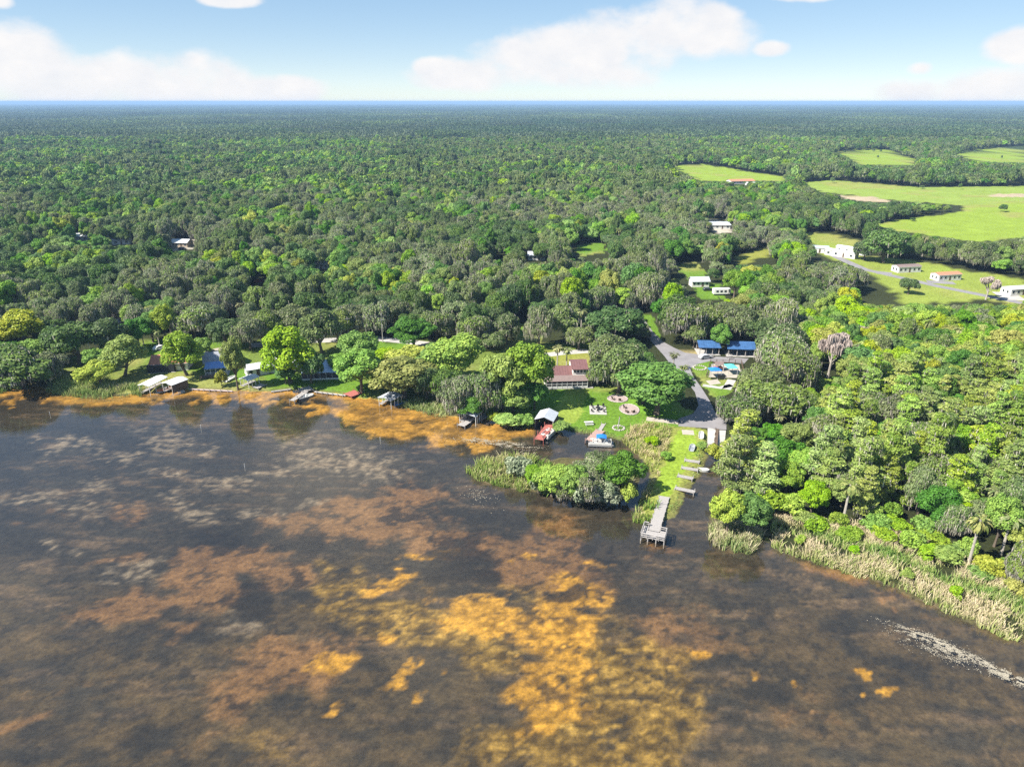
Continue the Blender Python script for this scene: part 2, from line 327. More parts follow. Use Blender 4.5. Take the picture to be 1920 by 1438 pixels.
DARK_BLOBS = [(840, 1010, 28, 9, 0, 1), (860, 1030, 50, 30, 0, 1), (760, 960, 40, 12, 0, 1), (580, 1015, 50, 30, 0, .9), (430, 1010, 90, 26, 0, .9), (340, 1030, 40, 30, 0, .6), (470, 1120, 60, 45, 0, .9), (550, 1085, 34, 10, 0, .8), (370, 1185, 45, 26, 0, .8),
              (870, 1075, 110, 26, 0, .8), (400, 850, 60, 20, 15, .5), (640, 880, 60, 20, 0, .5), (900, 1040, 60, 26, 0, .8), (450, 1320, 40, 26, 0, .5), (1140, 1050, 60, 24, 0, .6), (1060, 1110, 40, 20, 0, .8), (1340, 1400, 40, 20, 20, .6), (1455, 1380, 30, 16, 0, .6), (1530, 1360, 45, 14, 15, .6), (1580, 1412, 25, 12, 0, .6), (1500, 1330, 30, 10, 0, .5),
              (700, 1310, 250, 40, 0, .35), (820, 1340, 100, 40, 0, .5), (100, 1200, 120, 60, 0, .3), (600, 1400, 90, 30, 0, .3)]
PALE_BLOBS = [(120, 830, 60, 14, 0, .7), (230, 850, 70, 16, 0, .7), (330, 830, 80, 16, 8, .7), (60, 930, 80, 18, 0, .6), (300, 880, 60, 16, 0, .6), (420, 900, 80, 16, 5, .6), (520, 880, 60, 14, 0, .6), (700, 880, 60, 18, 10, .7), (560, 820, 70, 12, 0, .5), (180, 910, 50, 12, 0, .6), (480, 960, 60, 18, 0, .6), (640, 860, 130, 36, 10, .7), (360, 950, 50, 28, 30, .8), (250, 1070, 60, 36, 0, .7), (110, 1020, 30, 16, 0, .7), (300, 805, 120, 20, 0, .4), (570, 940, 40, 14, 0, .6), (80, 860, 90, 40, 0, .3), (450, 1170, 50, 24, 0, .5), (150, 950, 70, 24, 0, .5)]
def blobs(px, py, L):
    f = np.zeros(len(px))
    for x, y, rx, ry, a, w in L:
        c, s = math.cos(R(a)), math.sin(R(a)); dx = px - x; dy = py - y
        u = (dx * c + dy * s) / rx; v = (-dx * s + dy * c) / ry
        f = np.maximum(f, w * np.exp(-0.8 * (u * u + v * v)))
    return f

def build_ground():
    def axis(lo, hi, step, mids, far):
        a = list(np.arange(lo, hi + 1e-6, step)); out = a
        for side in (-1, 1):
            s = step; p = a[0] if side < 0 else a[-1]; ext = []
            lim, cap = mids
            while abs(p) < far:
                s = min(s * 1.25, cap) if abs(p) < lim else s * 1.35
                p += side * s; ext.append(p)
            out = (ext[::-1] + out) if side < 0 else (out + ext)
        return np.array(out)
    xs = axis(-166, 112, 0.62, (800, 4.0), 60000); ys = axis(60, 214, 0.62, (900, 4.0), 60000)
    X, Y = np.meshgrid(xs, ys); P = np.stack([X.ravel(), Y.ravel()], 1)
    n = len(P); sdist = np.full(n, -1e3)
    near = (np.abs(P[:, 0]) < 700) & (P[:, 1] > -400) & (P[:, 1] < 260)
    wob = np.stack([fbm(P[:, 0] / 3.1, P[:, 1] / 3.1, 3) - .5, fbm(P[:, 0] / 3.1 + 50, P[:, 1] / 3.1, 3) - .5], 1) * 2.2
    sdist[near] = shore_dist(P[near] + wob[near])
    z = np.where(sdist < 0, np.minimum(LAND, -sdist * 0.28), np.maximum(-1.1, -sdist * 0.10 - 0.02))
    # land colours
    C = np.empty((n, 3)); f1 = fbm(P[:, 0] / 14, P[:, 1] / 14, 4)[:, None]
    C[:] = np.array((0.030, 0.036, 0.014)) * (0.7 + 0.6 * f1)
    far = np.hypot(P[:, 0], P[:, 1]) > 1500
    C[far] = np.array((0.04, 0.062, 0.022)) * (0.6 + 0.8 * f1[far])
    win = (P[:, 1] > 60) & (P[:, 1] < 2500) & (np.abs(P[:, 0]) < 2000)
    idx = np.where(win)[0]; Q = P[idx]; Qw = Q + wob[idx] * np.clip(Q[:, 1:2] / 110, 0.5, 11)
    for poly, c in AREAS_W:
        bb = (Qw[:, 0] > poly[:, 0].min()) & (Qw[:, 0] < poly[:, 0].max()) & (Qw[:, 1] > poly[:, 1].min()) & (Qw[:, 1] < poly[:, 1].max())
        if not bb.any(): continue
        j = np.where(bb)[0]; k = j[inside(Qw[j], poly)]
        g = fbm(Q[k, 0] / 9, Q[k, 1] / 9, 4)[:, None]; g2 = fbm(Q[k, 0] / 2.5 + 31, Q[k, 1] / 2.5, 3)[:, None]
        dry = sstep(0.52, 0.75, fbm(Q[k, 0] / 22 + 7, Q[k, 1] / 22, 4))[:, None]
        cc = np.array(c) * (0.75 + 0.3 * g + 0.25 * g2); cc = cc * (1 - 0.7 * dry) + np.array((0.25, 0.235, 0.075)) * 0.7 * dry * (0.8 + 0.4 * g2)
        C[idx[k]] = cc
    isl = near.copy(); isl[near] = inside(P[near], ISLAND); C[isl] = (0.09, 0.08, 0.035)
    bank = (sdist < 0) & (sdist > -1.3); C[bank] = C[bank] * 0.5 + np.array((0.12, 0.10, 0.05)) * 0.5
    # lake bed colours
    w = np.where(sdist > -0.15)[0]; W = P[w]
    px, py, _ = proj(np.c_[W, np.full(len(W), -0.6)])
    nx = (fbm(W[:, 0] / 4, W[:, 1] / 4, 4, .6) - .5); ny = (fbm(W[:, 0] / 4 + 40, W[:, 1] / 4 + 11, 4, .6) - .5)
    qx = px + nx * 95; qy = py + ny * 50
    n1 = fbm(W[:, 0] / 5.5 + 3, W[:, 1] / 3.2, 4, .66); n2 = fbm(W[:, 0] / 1.6, W[:, 1] / 1.1 + 5, 4, .65); n3 = fbm(W[:, 0] / 16 + 90, W[:, 1] / 9, 4)
    n4 = fbm(W[:, 0] / 0.9 + 9, W[:, 1] / 0.7, 2)
    streak = fbm(W[:, 0] / 9 + 4, W[:, 1] / 1.8 + W[:, 0] / 14, 4, .6)
    L3 = lambda a, b, t: a * (1 - t[:, None]) + np.array(b) * t[:, None]
    B = np.array(MUD) * (0.55 + 0.9 * n3[:, None])
    B = L3(B, (0.17, 0.125, 0.08), 0.7 * sstep(.45, .75, streak) * sstep(.25, .6, n3) * (.5 + .5 * sstep(.3, .7, n2)))
    B = L3(B, (0.12, 0.09, 0.042), .5 * (1 - sstep(85, 125, W[:, 1])) * sstep(.3, .62, n1))
    pale = sstep(.25, .7, blobs(qx, qy, PALE_BLOBS) + 0.5 * (n2 - .5)) ; B = L3(B, (0.27, 0.235, 0.185), .75 * pale * sstep(.3, .65, n2))
    sa = sstep(.26, .66, blobs(qx, qy, SAND_BLOBS) + 0.85 * (n1 - .5) + .25 * (n2 - .5)); B = L3(B, np.array(SANDB), .9 * sa * (.6 + .4 * n3))
    ol = sstep(.28, .6, blobs(qx, qy, OLIVE_BLOBS) + 0.5 * (n1 - .5))
    B = B * (1 - (ol * .9)[:, None]) + (np.array(OLIVE) * (0.35 + 1.5 * n4[:, None] * sstep(.3, .7, n2)[:, None])) * (ol * .9)[:, None]
    go = sstep(.3, .66, blobs(qx, qy, GOLD_BLOBS) + 0.8 * (n1 - .5) + .3 * (n2 - .5)); B = B * (1 - .9 * go[:, None]) + np.array(GOLD) * (.55 + .9 * n4[:, None] * sstep(.25, .6, n2)[:, None]) * (.9 * go[:, None])
    dk = sstep(.45, .62, blobs(qx, qy, DARK_BLOBS) + .8 * (n1 - .5)) ; B = L3(B, np.array(MUD) * .55, .85 * dk)
    spots = sstep(.55, .66, fbm(W[:, 0] / 2.6 + 60, W[:, 1] / 1.7, 5, .65)); B = L3(B, np.array(MUD) * .8, .75 * spots)
    shore = (1 - sstep(2, 9, dist_poly(W, WATER))) * (W[:, 0] < 6); mt = np.maximum(blobs(qx, qy, MAT_BLOBS), shore * .75)
    mt = sstep(.34, .6, mt + .45 * (n1 - .5)); B = L3(B, np.array((0.42, 0.25, 0.055)) * (.55 + .9 * n2[:, None]), mt * (.4 + .6 * sstep(.3, .6, n1)))
    B *= (0.66 + 0.7 * n2[:, None])
    C[w] = B
    z[w] = np.where(sdist[w] > 0.3, np.maximum(z[w], -1.1) + 0.25 * (n2 - .5) + mt * 0.45, z[w]); z[w] = np.where(sdist[w] > 0.3, np.minimum(z[w], -0.05), z[w])
    ra, rb = at(1342, 802).y, at(1342, 848).y; rp = inside(P, poly_w([(1324, 800), (1364, 803), (1361, 852), (1322, 852)]))   # bed of the boat ramp
    z[rp] = np.minimum(z[rp], LAND - .12 + (P[rp, 1] - ra) / (rb - ra) * -.95)
    V = np.c_[P, z]
    nxn, nyn = len(xs), len(ys); i = np.arange(nxn * nyn).reshape(nyn, nxn)
    F = np.stack([i[:-1, :-1], i[:-1, 1:], i[1:, 1:], i[1:, :-1]], -1).reshape(-1, 4)
    m = bpy.data.materials.new('ground'); m.use_nodes = True; nt = m.node_tree; N = nt.nodes; L = nt.links; b = N['Principled BSDF']
    b.inputs['Roughness'].default_value = 0.95; b.inputs['Specular IOR Level'].default_value = 0.1
    a = N.new('ShaderNodeAttribute'); a.attribute_name = 'tint'; tc = N.new('ShaderNodeTexCoord')
    no = N.new('ShaderNodeTexNoise'); no.inputs['Scale'].default_value = 1.3; no.inputs['Detail'].default_value = 8; no.inputs['Roughness'].default_value = 0.72
    L.new(tc.outputs['Object'], no.inputs['Vector'])
    mr = N.new('ShaderNodeMapRange'); mr.inputs[1].default_value = .3; mr.inputs[2].default_value = .7; mr.inputs[3].default_value = 0.5; mr.inputs[4].default_value = 1.5; L.new(no.outputs[0], mr.inputs[0])
    mx = N.new('ShaderNodeMix'); mx.data_type = 'RGBA'; mx.blend_type = 'MULTIPLY'; mx.inputs[0].default_value = 1
    L.new(a.outputs['Color'], mx.inputs[6]); L.new(mr.outputs[0], mx.inputs[7]); L.new(mx.outputs[2], b.inputs['Base Color'])
    me = np_mesh('ground', V, F, [m], attrs={'tint': ('FLOAT_COLOR', np.c_[C, np.ones(n)].astype(np.float32))}, smooth=True)
    tag(link(bpy.data.objects.new('ground', me)), kind='structure')
build_ground()

def build_water():
    m = bpy.data.materials.new('lake water'); m.use_nodes = True; nt = m.node_tree; N = nt.nodes; L = nt.links; N.clear()
    out = N.new('ShaderNodeOutputMaterial'); tc = N.new('ShaderNodeTexCoord')
    def noise(s, d, st):
        mp = N.new('ShaderNodeMapping'); mp.inputs['Scale'].default_value = st; L.new(tc.outputs['Object'], mp.inputs[0])
        n = N.new('ShaderNodeTexNoise'); n.inputs['Scale'].default_value = s; n.inputs['Detail'].default_value = d; L.new(mp.outputs[0], n.inputs['Vector']); return n.outputs[0]
    h = N.new('ShaderNodeMath'); h.operation = 'MULTIPLY_ADD'; L.new(noise(0.5, 3, (1, 1.6, 1)), h.inputs[0]); h.inputs[1].default_value = 1.0; L.new(noise(2.4, 2, (1, 1.8, 1)), h.inputs[2])
    bp = N.new('ShaderNodeBump'); bp.inputs['Strength'].default_value = 0.035; bp.inputs['Distance'].default_value = 0.25; L.new(h.outputs[0], bp.inputs['Height'])
    fr = N.new('ShaderNodeFresnel'); geo = N.new('ShaderNodeNewGeometry'); io = N.new('ShaderNodeMapRange'); io.inputs[3].default_value = 1.54; io.inputs[4].default_value = 1 / 1.54
    L.new(geo.outputs['Backfacing'], io.inputs[0]); L.new(io.outputs[0], fr.inputs['IOR'])   # light from below leaves by the same share
    L.new(bp.outputs[0], fr.inputs['Normal'])
    tr = N.new('ShaderNodeBsdfTransparent'); tr.inputs[0].default_value = (0.93, 0.87, 0.77, 1)
    df = N.new('ShaderNodeBsdfDiffuse'); df.inputs[0].default_value = (0.05, 0.056, 0.07, 1)
    m1 = N.new('ShaderNodeMixShader'); m1.inputs[0].default_value = 0.08; L.new(tr.outputs[0], m1.inputs[1]); L.new(df.outputs[0], m1.inputs[2])
    gl = N.new('ShaderNodeBsdfGlossy'); gl.inputs['Roughness'].default_value = 0.04; gl.inputs[0].default_value = (1, 1, 1, 1); L.new(bp.outputs[0], gl.inputs['Normal'])
    m2 = N.new('ShaderNodeMixShader'); L.new(fr.outputs[0], m2.inputs[0]); L.new(m1.outputs[0], m2.inputs[1]); L.new(gl.outputs[0], m2.inputs[2])
    L.new(m2.outputs[0], out.inputs[0])
    me = np_mesh('lake_water', [(-620, -310, 0), (420, -310, 0), (420, 225, 0), (-620, 225, 0)], [(0, 1, 2, 3)], [m])
    tag(link(bpy.data.objects.new('lake_water', me)), kind='structure')
build_water()

def sheet(name, px, z, material, kind='structure', thick=0.0):
    bm = bmesh.new(); vs_ = [bm.verts.new(at(x, y, z)) for x, y in px]; f = bm.faces.new(vs_)
    bmesh.ops.recalc_face_normals(bm, faces=[f])
    if f.normal.z < 0: f.normal_flip()
    if thick:
        r = bmesh.ops.extrude_face_region(bm, geom=[f]); bmesh.ops.translate(bm, verts=[v for v in r['geom'] if isinstance(v, bmesh.types.BMVert)], vec=(0, 0, thick))
        bmesh.ops.recalc_face_normals(bm, faces=bm.faces[:])
    bmesh.ops.triangulate(bm, faces=[q for q in bm.faces if len(q.verts) > 4])
    me = bpy.data.meshes.new(name); bm.to_mesh(me); bm.free(); me.materials.append(material)
    o = link(bpy.data.objects.new(name, me))
    if kind: tag(o, kind=kind)
    return o
def strip(name, px, width, z, material):
    pts = [at(x, y, z) for x, y in px]; V = []; F = []
    for i, p in enumerate(pts):
        t = (pts[min(i + 1, len(pts) - 1)] - pts[max(i - 1, 0)]).normalized(); nrm = Vector((-t.y, t.x, 0)) * width / 2
        V += [p - nrm, p + nrm]
        if i: F.append((2 * i - 2, 2 * i, 2 * i + 1, 2 * i - 1))
    o = link(bpy.data.objects.new(name, np_mesh(name, [tuple(v) for v in V], F, [material]))); return tag(o, kind='structure')
RZ = LAND + 0.008
sheet('road', [(1178, 582), (1200, 615), (1222, 641), (1246, 668), (1262, 690), (1285, 712), (1303, 735), (1310, 760), (1300, 775), (1272, 785), (1272, 799), (1318, 802), (1362, 806), (1362, 792), (1342, 775), (1330, 750), (1314, 725), (1300, 706), (1294, 692), (1302, 684), (1332, 677),
               (1395, 682), (1404, 672), (1335, 668), (1284, 661), (1264, 652), (1242, 640), (1224, 622), (1196, 582), (1180, 560), (1168, 545), (1152, 545), (1162, 560)], RZ, M['asphalt'])
strip('road', [(1560, 478), (1620, 505), (1690, 521), (1760, 537), (1840, 553), (1930, 571)], 5.0, RZ, M['asphalt'])
strip('driveway', [(1672, 514), (1645, 511)], 7.0, RZ + .006, M['asphalt']); strip('driveway', [(1790, 531), (1738, 528)], 6.0, RZ + .006, M['asphalt'])
strip('driveway', [(1905, 563), (1880, 548)], 9.0, RZ + .006, M['concrete'])
strip('road', [(470, 648), (560, 640), (640, 637), (705, 635), (752, 639), (800, 645)], 5.0, RZ, M['concrete'])
strip('driveway', [(1020, 666), (1060, 661), (1105, 658)], 4.0, RZ, M['concrete']); strip('driveway', [(298, 658), (318, 646), (330, 636)], 5.0, RZ, M['sandy']); strip('driveway', [(390, 668), (410, 656), (432, 652)], 5.0, RZ, M['sandy'])
strip('path', [(1274, 792), (1240, 788), (1212, 785)], 2.6, RZ, M['sandy']); strip('path', [(1318, 722), (1350, 727), (1372, 722)], 2.0, RZ, M['concrete']); strip('path', [(1362, 730), (1372, 712)], 2.5, RZ, M['concrete'])
strip('path', [(1289, 806), (1291, 815)], 3.0, RZ, M['sandy'])
sheet('playground_sand', [(1328, 707), (1334, 682), (1386, 684), (1392, 709)], RZ, M['sandy'])
sheet('sand_patch', [(1323, 714), (1345, 711), (1352, 719), (1332, 722)], RZ + .004, M['sandy'])

# ------------------------------------------------------------------ plants: shapes
def leaves(P, Nrm, size, rs, aspect=(0.55, 0.95)):
    """one rhombic leaf clump face at each point"""
    n = len(P); Nrm = Nrm / (np.linalg.norm(Nrm, axis=1, keepdims=True) + 1e-9)
    a = rs.normal(size=(n, 3)); t = a - (a * Nrm).sum(1, keepdims=True) * Nrm; t /= np.linalg.norm(t, axis=1, keepdims=True) + 1e-9
    b = np.cross(Nrm, t); s = size * rs.uniform(0.65, 1.35, (n, 1)); w = s * rs.uniform(*aspect, (n, 1))
    k = rs.uniform(-0.35, 0.35, (n, 1)); lift = Nrm * s * rs.uniform(-.25, .25, (n, 1))
    V = np.stack([P - t * s, P + b * w + t * s * k + lift, P + t * s, P - b * w + t * s * k - lift], 1).reshape(-1, 3)
    F = np.arange(4 * n).reshape(n, 4); return V, F
def strands(P, length, width, rs):
    """hanging moss: tapering strips that hang straight down"""
    n = len(P); a = rs.uniform(0, 2 * math.pi, n); d = np.stack([np.cos(a), np.sin(a), np.zeros(n)], 1)
    l = (length * rs.uniform(.5, 1.4, n))[:, None]; w = (width * rs.uniform(.6, 1.4, n))[:, None]; sw = d * l * .12 * rs.uniform(-1, 1, (n, 1))
    dn = np.array((0, 0, -1.0))
    V = np.stack([P - d * w, P + d * w, P + d * w * .35 + dn * l + sw, P - d * w * .35 + dn * l + sw], 1).reshape(-1, 3)
    return V, np.arange(4 * n).reshape(n, 4)
def unit(rs, n, zmin=-1.0):
    v = rs.normal(size=(n * 3 + 20, 3)); v /= np.linalg.norm(v, axis=1, keepdims=True); v = v[v[:, 2] > zmin][:n]; return v
def lobes_round(rs, D, H, base, n, rlo, rhi, flat=1.0):
    """clump centres spread through a dome"""
    d = unit(rs, n, -0.6); c = np.array((0, 0, base + (H - base) * .5)); A = np.array((D / 2, D / 2, (H - base) / 2)) 
    r = rs.uniform(rlo, rhi, n) * D; rad = rs.uniform(.62, 1.08, n)
    C = c + d * (A - r[:, None] * np.array((1, 1, .75)) * .9) * rad[:, None]; C[:, :2] += rs.normal(0, .03 * D, (n, 2))
    return C, np.stack([r, r, r * flat], 1)
def lobe_points(rs, C, Rd, n, zmin=-.55, cull=.72):
    area = Rd[:, 0] ** 2; k = np.maximum(3, (n * area / area.sum()).astype(int)); P = []; Nn = []
    for c, r, m in zip(C, Rd, k):
        d = unit(rs, m, zmin); P.append(c + d * r * rs.uniform(.72, 1.1, (len(d), 1))); Nn.append(d / r * r[0])
    P = np.concatenate(P); Nn = np.concatenate(Nn); keep = np.ones(len(P), bool)
    for c, r in zip(C, Rd): keep &= (((P - c) / r) ** 2).sum(1) > cull ** 2 * .8
    keep |= rs.random(len(P)) < .06
    return P[keep], Nn[keep]
def tube(path, radii, sides=6):
    V = []; F = []
    for i, (p, r) in enumerate(zip(path, radii)):
        p = Vector(p); t = (Vector(path[min(i + 1, len(path) - 1)]) - Vector(path[max(i - 1, 0)])).normalized()
        a = t.orthogonal().normalized(); b = t.cross(a)
        if i and (a.dot(pa) < 0): pass
        pa = a
        for s in range(sides):
            an = 2 * math.pi * s / sides; V.append(p + (a * math.cos(an) + b * math.sin(an)) * r)
        if i:
            for s in range(sides):
                F.append(((i - 1) * sides + s, (i - 1) * sides + (s + 1) % sides, i * sides + (s + 1) % sides, i * sides + s))
    return np.array([tuple(v) for v in V]), np.array(F)
def merge(parts):
    V = []; F = []; o = 0
    for v, f in parts: V.append(v); F.append(f + o); o += len(v)
    return np.concatenate(V), np.concatenate(F)
def trunk_mesh(rs, C, H, base, r0, mt, name='trunk', nl=9, lean=.04, forks=1):
    top = np.array((rs.normal(0, lean * H), rs.normal(0, lean * H), base + (H - base) * .45)); parts = []
    mid = top * .5 + rs.normal(0, .02 * H, 3)
    parts.append(tube([(0, 0, -.4), mid * np.array((.4, .4, .35)), mid, top], [r0 * 1.5, r0 * 1.05, r0 * .85, r0 * .5], 7))
    for j in rs.permutation(len(C))[:nl]:
        s = mid * .6 + top * .4 * rs.random() if forks else top * rs.uniform(.5, 1); e = C[j]; q = s * .45 + e * .55 + np.array((0, 0, -.05 * H))
        parts.append(tube([s, q, e], [r0 * .45, r0 * .28, r0 * .1], 5))
    V, F = merge(parts); return np_mesh(name, V, F, [mt])
def vattr(rs, n, clump=None):
    v = rs.random(n) if clump is None else np.clip(clump + rs.normal(0, .22, n), 0, 1)
    return {'v': ('FLOAT', np.repeat(v, 4).astype(np.float32))}
def clump_tone(rs, P, D):
    q = P / D * 6 + rs.uniform(0, 50, 3); return fbm(q[:, 0] + q[:, 2] * .7, q[:, 1] + q[:, 2] * .5, 2)

def make_shape(kind, seed, lod=0):
    """returns [(part name, V, F, attrs, material key)] and nominal width and height; lod 1 is for the far wood"""
    rs = np.random.default_rng(seed * 977 + 13); q = (1.0, .11)[lod]; ls = (1.0, 2.1)[lod]; out = []
    if kind in ('oakm', 'oakd', 'oakg'):
        D, H, base = 13.0, 11.0, 1.6
        C, Rd = lobes_round(rs, D, H, base, 27, .10, .2, .8)
        P, Nn = lobe_points(rs, C, Rd, int(10500 * q * (.72 if kind == 'oakg' else 1)))
        Nn = Nn + rs.normal(0, .4, Nn.shape) + (0, 0, .3)
        V, F = leaves(P, Nn, .285 * ls * (1, 1.25)[lod], rs); out.append(('crown', V, F, vattr(rs, len(P), clump_tone(rs, P, D)), 'oak_dark' if kind == 'oakd' else 'oak_moss'))
        mo = {'oakm': 1300, 'oakd': 300, 'oakg': 3200}[kind]
        P, Nn = lobe_points(rs, C, Rd * 1.04, int(mo * 1.5 * q), -.75, .85)
        V, F = strands(P, 1.15 * (1 + .3 * lod), .10 * ls, rs); out.append(('hanging_moss', V, F, vattr(rs, len(P)), 'moss'))
        out.append(('trunk', C, H, base, .42, 'bark'))
    elif kind in ('bright', 'yellow', 'green', 'rust'):
        D, H, base = 11.0, 12.0, 2.4
        C, Rd = lobes_round(rs, D, H, base, 34, .10, .17, .85)
        C2, R2 = lobes_round(rs, D * .7, H * .9, base, 6, .2, .26); C = np.vstack([C, C2]); Rd = np.vstack([Rd, R2])
        P, Nn = lobe_points(rs, C, Rd, int(12500 * q), -.5)
        Nn = Nn + rs.normal(0, .38, Nn.shape) + (0, 0, .3)
        V, F = leaves(P, Nn, .25 * ls * (1, 1.25)[lod], rs); out.append(('crown', V, F, vattr(rs, len(P), clump_tone(rs, P, D)), kind))
        out.append(('trunk', C, H, base, .34, 'bark'))
    elif kind == 'cyp':
        D, H, base = 9.0, 17.0, 3.0; C = []; Rd = []
        for t in np.linspace(0, 1, 13):
            z = base + (H - base) * t; rad = D / 2 * (.75 + .25 * math.sin(math.pi * min(1, t * 1.6))) * (1 - .62 * t ** 3) * rs.uniform(.75, 1.05)
            for a in rs.uniform(0, 2 * math.pi, max(3, int(7 * (1 - .5 * t)))):
                rr = rad * rs.uniform(.35, .82); C.append((rr * math.cos(a), rr * math.sin(a), z - .12 * rr + rs.normal(0, .3))); w = rs.uniform(.11, .2) * D; Rd.append((w, w, w * .42))
        C = np.array(C); Rd = np.array(Rd)
        P, Nn = lobe_points(rs, C, Rd, int(9500 * q), -.35, .8); Nn = Nn * .6 + rs.normal(0, .5, Nn.shape) + (0, 0, .45)
        V, F = leaves(P, Nn, .27 * ls * (1, 1.25)[lod], rs, (.35, .7)); out.append(('crown', V, F, vattr(rs, len(P), clump_tone(rs, P, D)), 'cypress'))
        P, Nn = lobe_points(rs, C, Rd, int(650 * q), -1, .8); V, F = strands(P, 1.2, .1 * ls, rs); out.append(('hanging_moss', V, F, vattr(rs, len(P)), 'moss'))
        out.append(('trunk', C, H, base, .3, 'bark_pale'))
    elif kind == 'dead':
        D, H, base = 9.0, 15.0, 6.5
        C, Rd = lobes_round(rs, D, H, base, 16, .1, .18, .7)
        P, Nn = lobe_points(rs, C, Rd, int(2600 * q), -1, .5); V, F = strands(P, 1.5, .15 * ls, rs); out.append(('hanging_moss', V, F, vattr(rs, len(P)), 'moss_pink'))
        out.append(('trunk', C, H, base, .3, 'bark_pale'))
    elif kind in ('shrub', 'willow', 'shrub_yellow'):
        D, H, base = 5.0, 3.4, 0.2
        C, Rd = lobes_round(rs, D, H, base, 14, .12, .22, .8); C[:, 2] = np.maximum(C[:, 2], .6)
        P, Nn = lobe_points(rs, C, Rd, int(2600 * q), -.6); Nn = Nn + rs.normal(0, .6, Nn.shape) + (0, 0, .2)
        V, F = leaves(P, Nn, (.2 if kind != 'willow' else .17) * ls, rs); out.append(('foliage', V, F, vattr(rs, len(P), clump_tone(rs, P, D)), {'shrub': 'bright', 'shrub_yellow': 'yellow', 'willow': 'willow'}[kind]))
        out.append(('stem', C, H, base + .4, .09, 'bark'))
    elif kind == 'palm':
        D, H = 5.2, 9.5; Vs = []; base = H - 1.6
        fr = []
        for i in range(52 if not lod else 16):
            a = rs.uniform(0, 2 * math.pi); e = rs.uniform(-.75, 1.25); L0 = rs.uniform(1.9, 2.6); n = 5; w0 = rs.uniform(.2, .34) * (1, 2)[lod]
            pts = []; p = np.array((0, 0, base)); el = e
            for k in range(n + 1):
                pts.append(p.copy()); el -= .3; p = p + np.array((math.cos(a) * math.cos(el), math.sin(a) * math.cos(el), math.sin(el))) * L0 / n
            sd_ = np.array((-math.sin(a), math.cos(a), 0)); wd = [.05, .1, .55, 1, .8, .1]
            for k in range(n):
                fr.append(np.array([pts[k] - sd_ * w0 * wd[k], pts[k] + sd_ * w0 * wd[k], pts[k + 1] + sd_ * w0 * wd[k + 1] - (0, 0, .1), pts[k + 1] - sd_ * w0 * wd[k + 1] - (0, 0, .1)]))
        V = np.concatenate(fr); F = np.arange(len(V)).reshape(-1, 4); out.append(('fronds', V, F, vattr(rs, len(F)), 'palm'))
        out.append(('palm_trunk', None, H, base, .2, 'bark_pale'))
    return out, D, H
def solid(part, rs):
    """mesh data of a wooden part"""
    nm, C, H, base, r0, mk = part
    if nm == 'palm_trunk':
        V, F = tube([(0, 0, -.3), (.05, 0, base * .5), (0, .05, base + .2)], [r0 * 1.3, r0, r0], 8); return np_mesh('trunk', V, F, [M[mk]])
    return trunk_mesh(rs, C, H, base, r0, M[mk], nm, 5 if nm == 'stem' else 10)
NVAR = {'oakm': 4, 'oakd': 3, 'oakg': 3, 'bright': 4, 'yellow': 3, 'green': 4, 'cyp': 4, 'dead': 2, 'shrub': 3, 'shrub_yellow': 2, 'willow': 1, 'palm': 3, 'rust': 1}
SHAPES = {}
def shape(kind, var):
    key = (kind, var)
    if key not in SHAPES:
        ps, D, H = make_shape(kind, var + 10 * sorted(NVAR).index(kind)); rs = np.random.default_rng(var); ms = []
        for p in ps:
            if len(p) == 5: ms.append((p[0], np_mesh(p[0], p[1], p[2], [M[p[4]]], attrs=p[3])))
            else: ms.append(('trunk' if p[0] == 'palm_trunk' else p[0], solid(p, rs)))
        SHAPES[key] = (ms, D, H)
    return SHAPES[key]
CATEGORY = {'oakm': 'oak tree', 'oakd': 'oak tree', 'oakg': 'oak tree', 'bright': 'tree', 'yellow': 'tree', 'green': 'tree', 'rust': 'tree', 'cyp': 'cypress tree', 'dead': 'dead tree', 'shrub': 'shrub', 'shrub_yellow': 'shrub', 'willow': 'shrub', 'palm': 'palm tree'}
OBNAME = {'oakm': 'live_oak', 'oakd': 'live_oak', 'oakg': 'live_oak', 'bright': 'broadleaf_tree', 'yellow': 'broadleaf_tree', 'green': 'broadleaf_tree', 'rust': 'broadleaf_tree', 'cyp': 'cypress_tree', 'dead': 'dead_tree', 'shrub': 'shrub', 'shrub_yellow': 'shrub', 'willow': 'shrub', 'palm': 'palm_tree'}
def plant(kind, var, loc, rz, width, height, label, group=None):
    ms, D, H = shape(kind, var % NVAR[kind]); e = empty(OBNAME[kind], loc, rz); an = rng.uniform(.84, 1.16); e.scale = (width / D * an, width / D / an, height / H)
    for nm, me in ms:
        o = link(bpy.data.objects.new(nm, me), e)
        if nm == 'hanging_moss': o['kind'] = 'stuff'
    return tag(e, label, CATEGORY[kind], group)

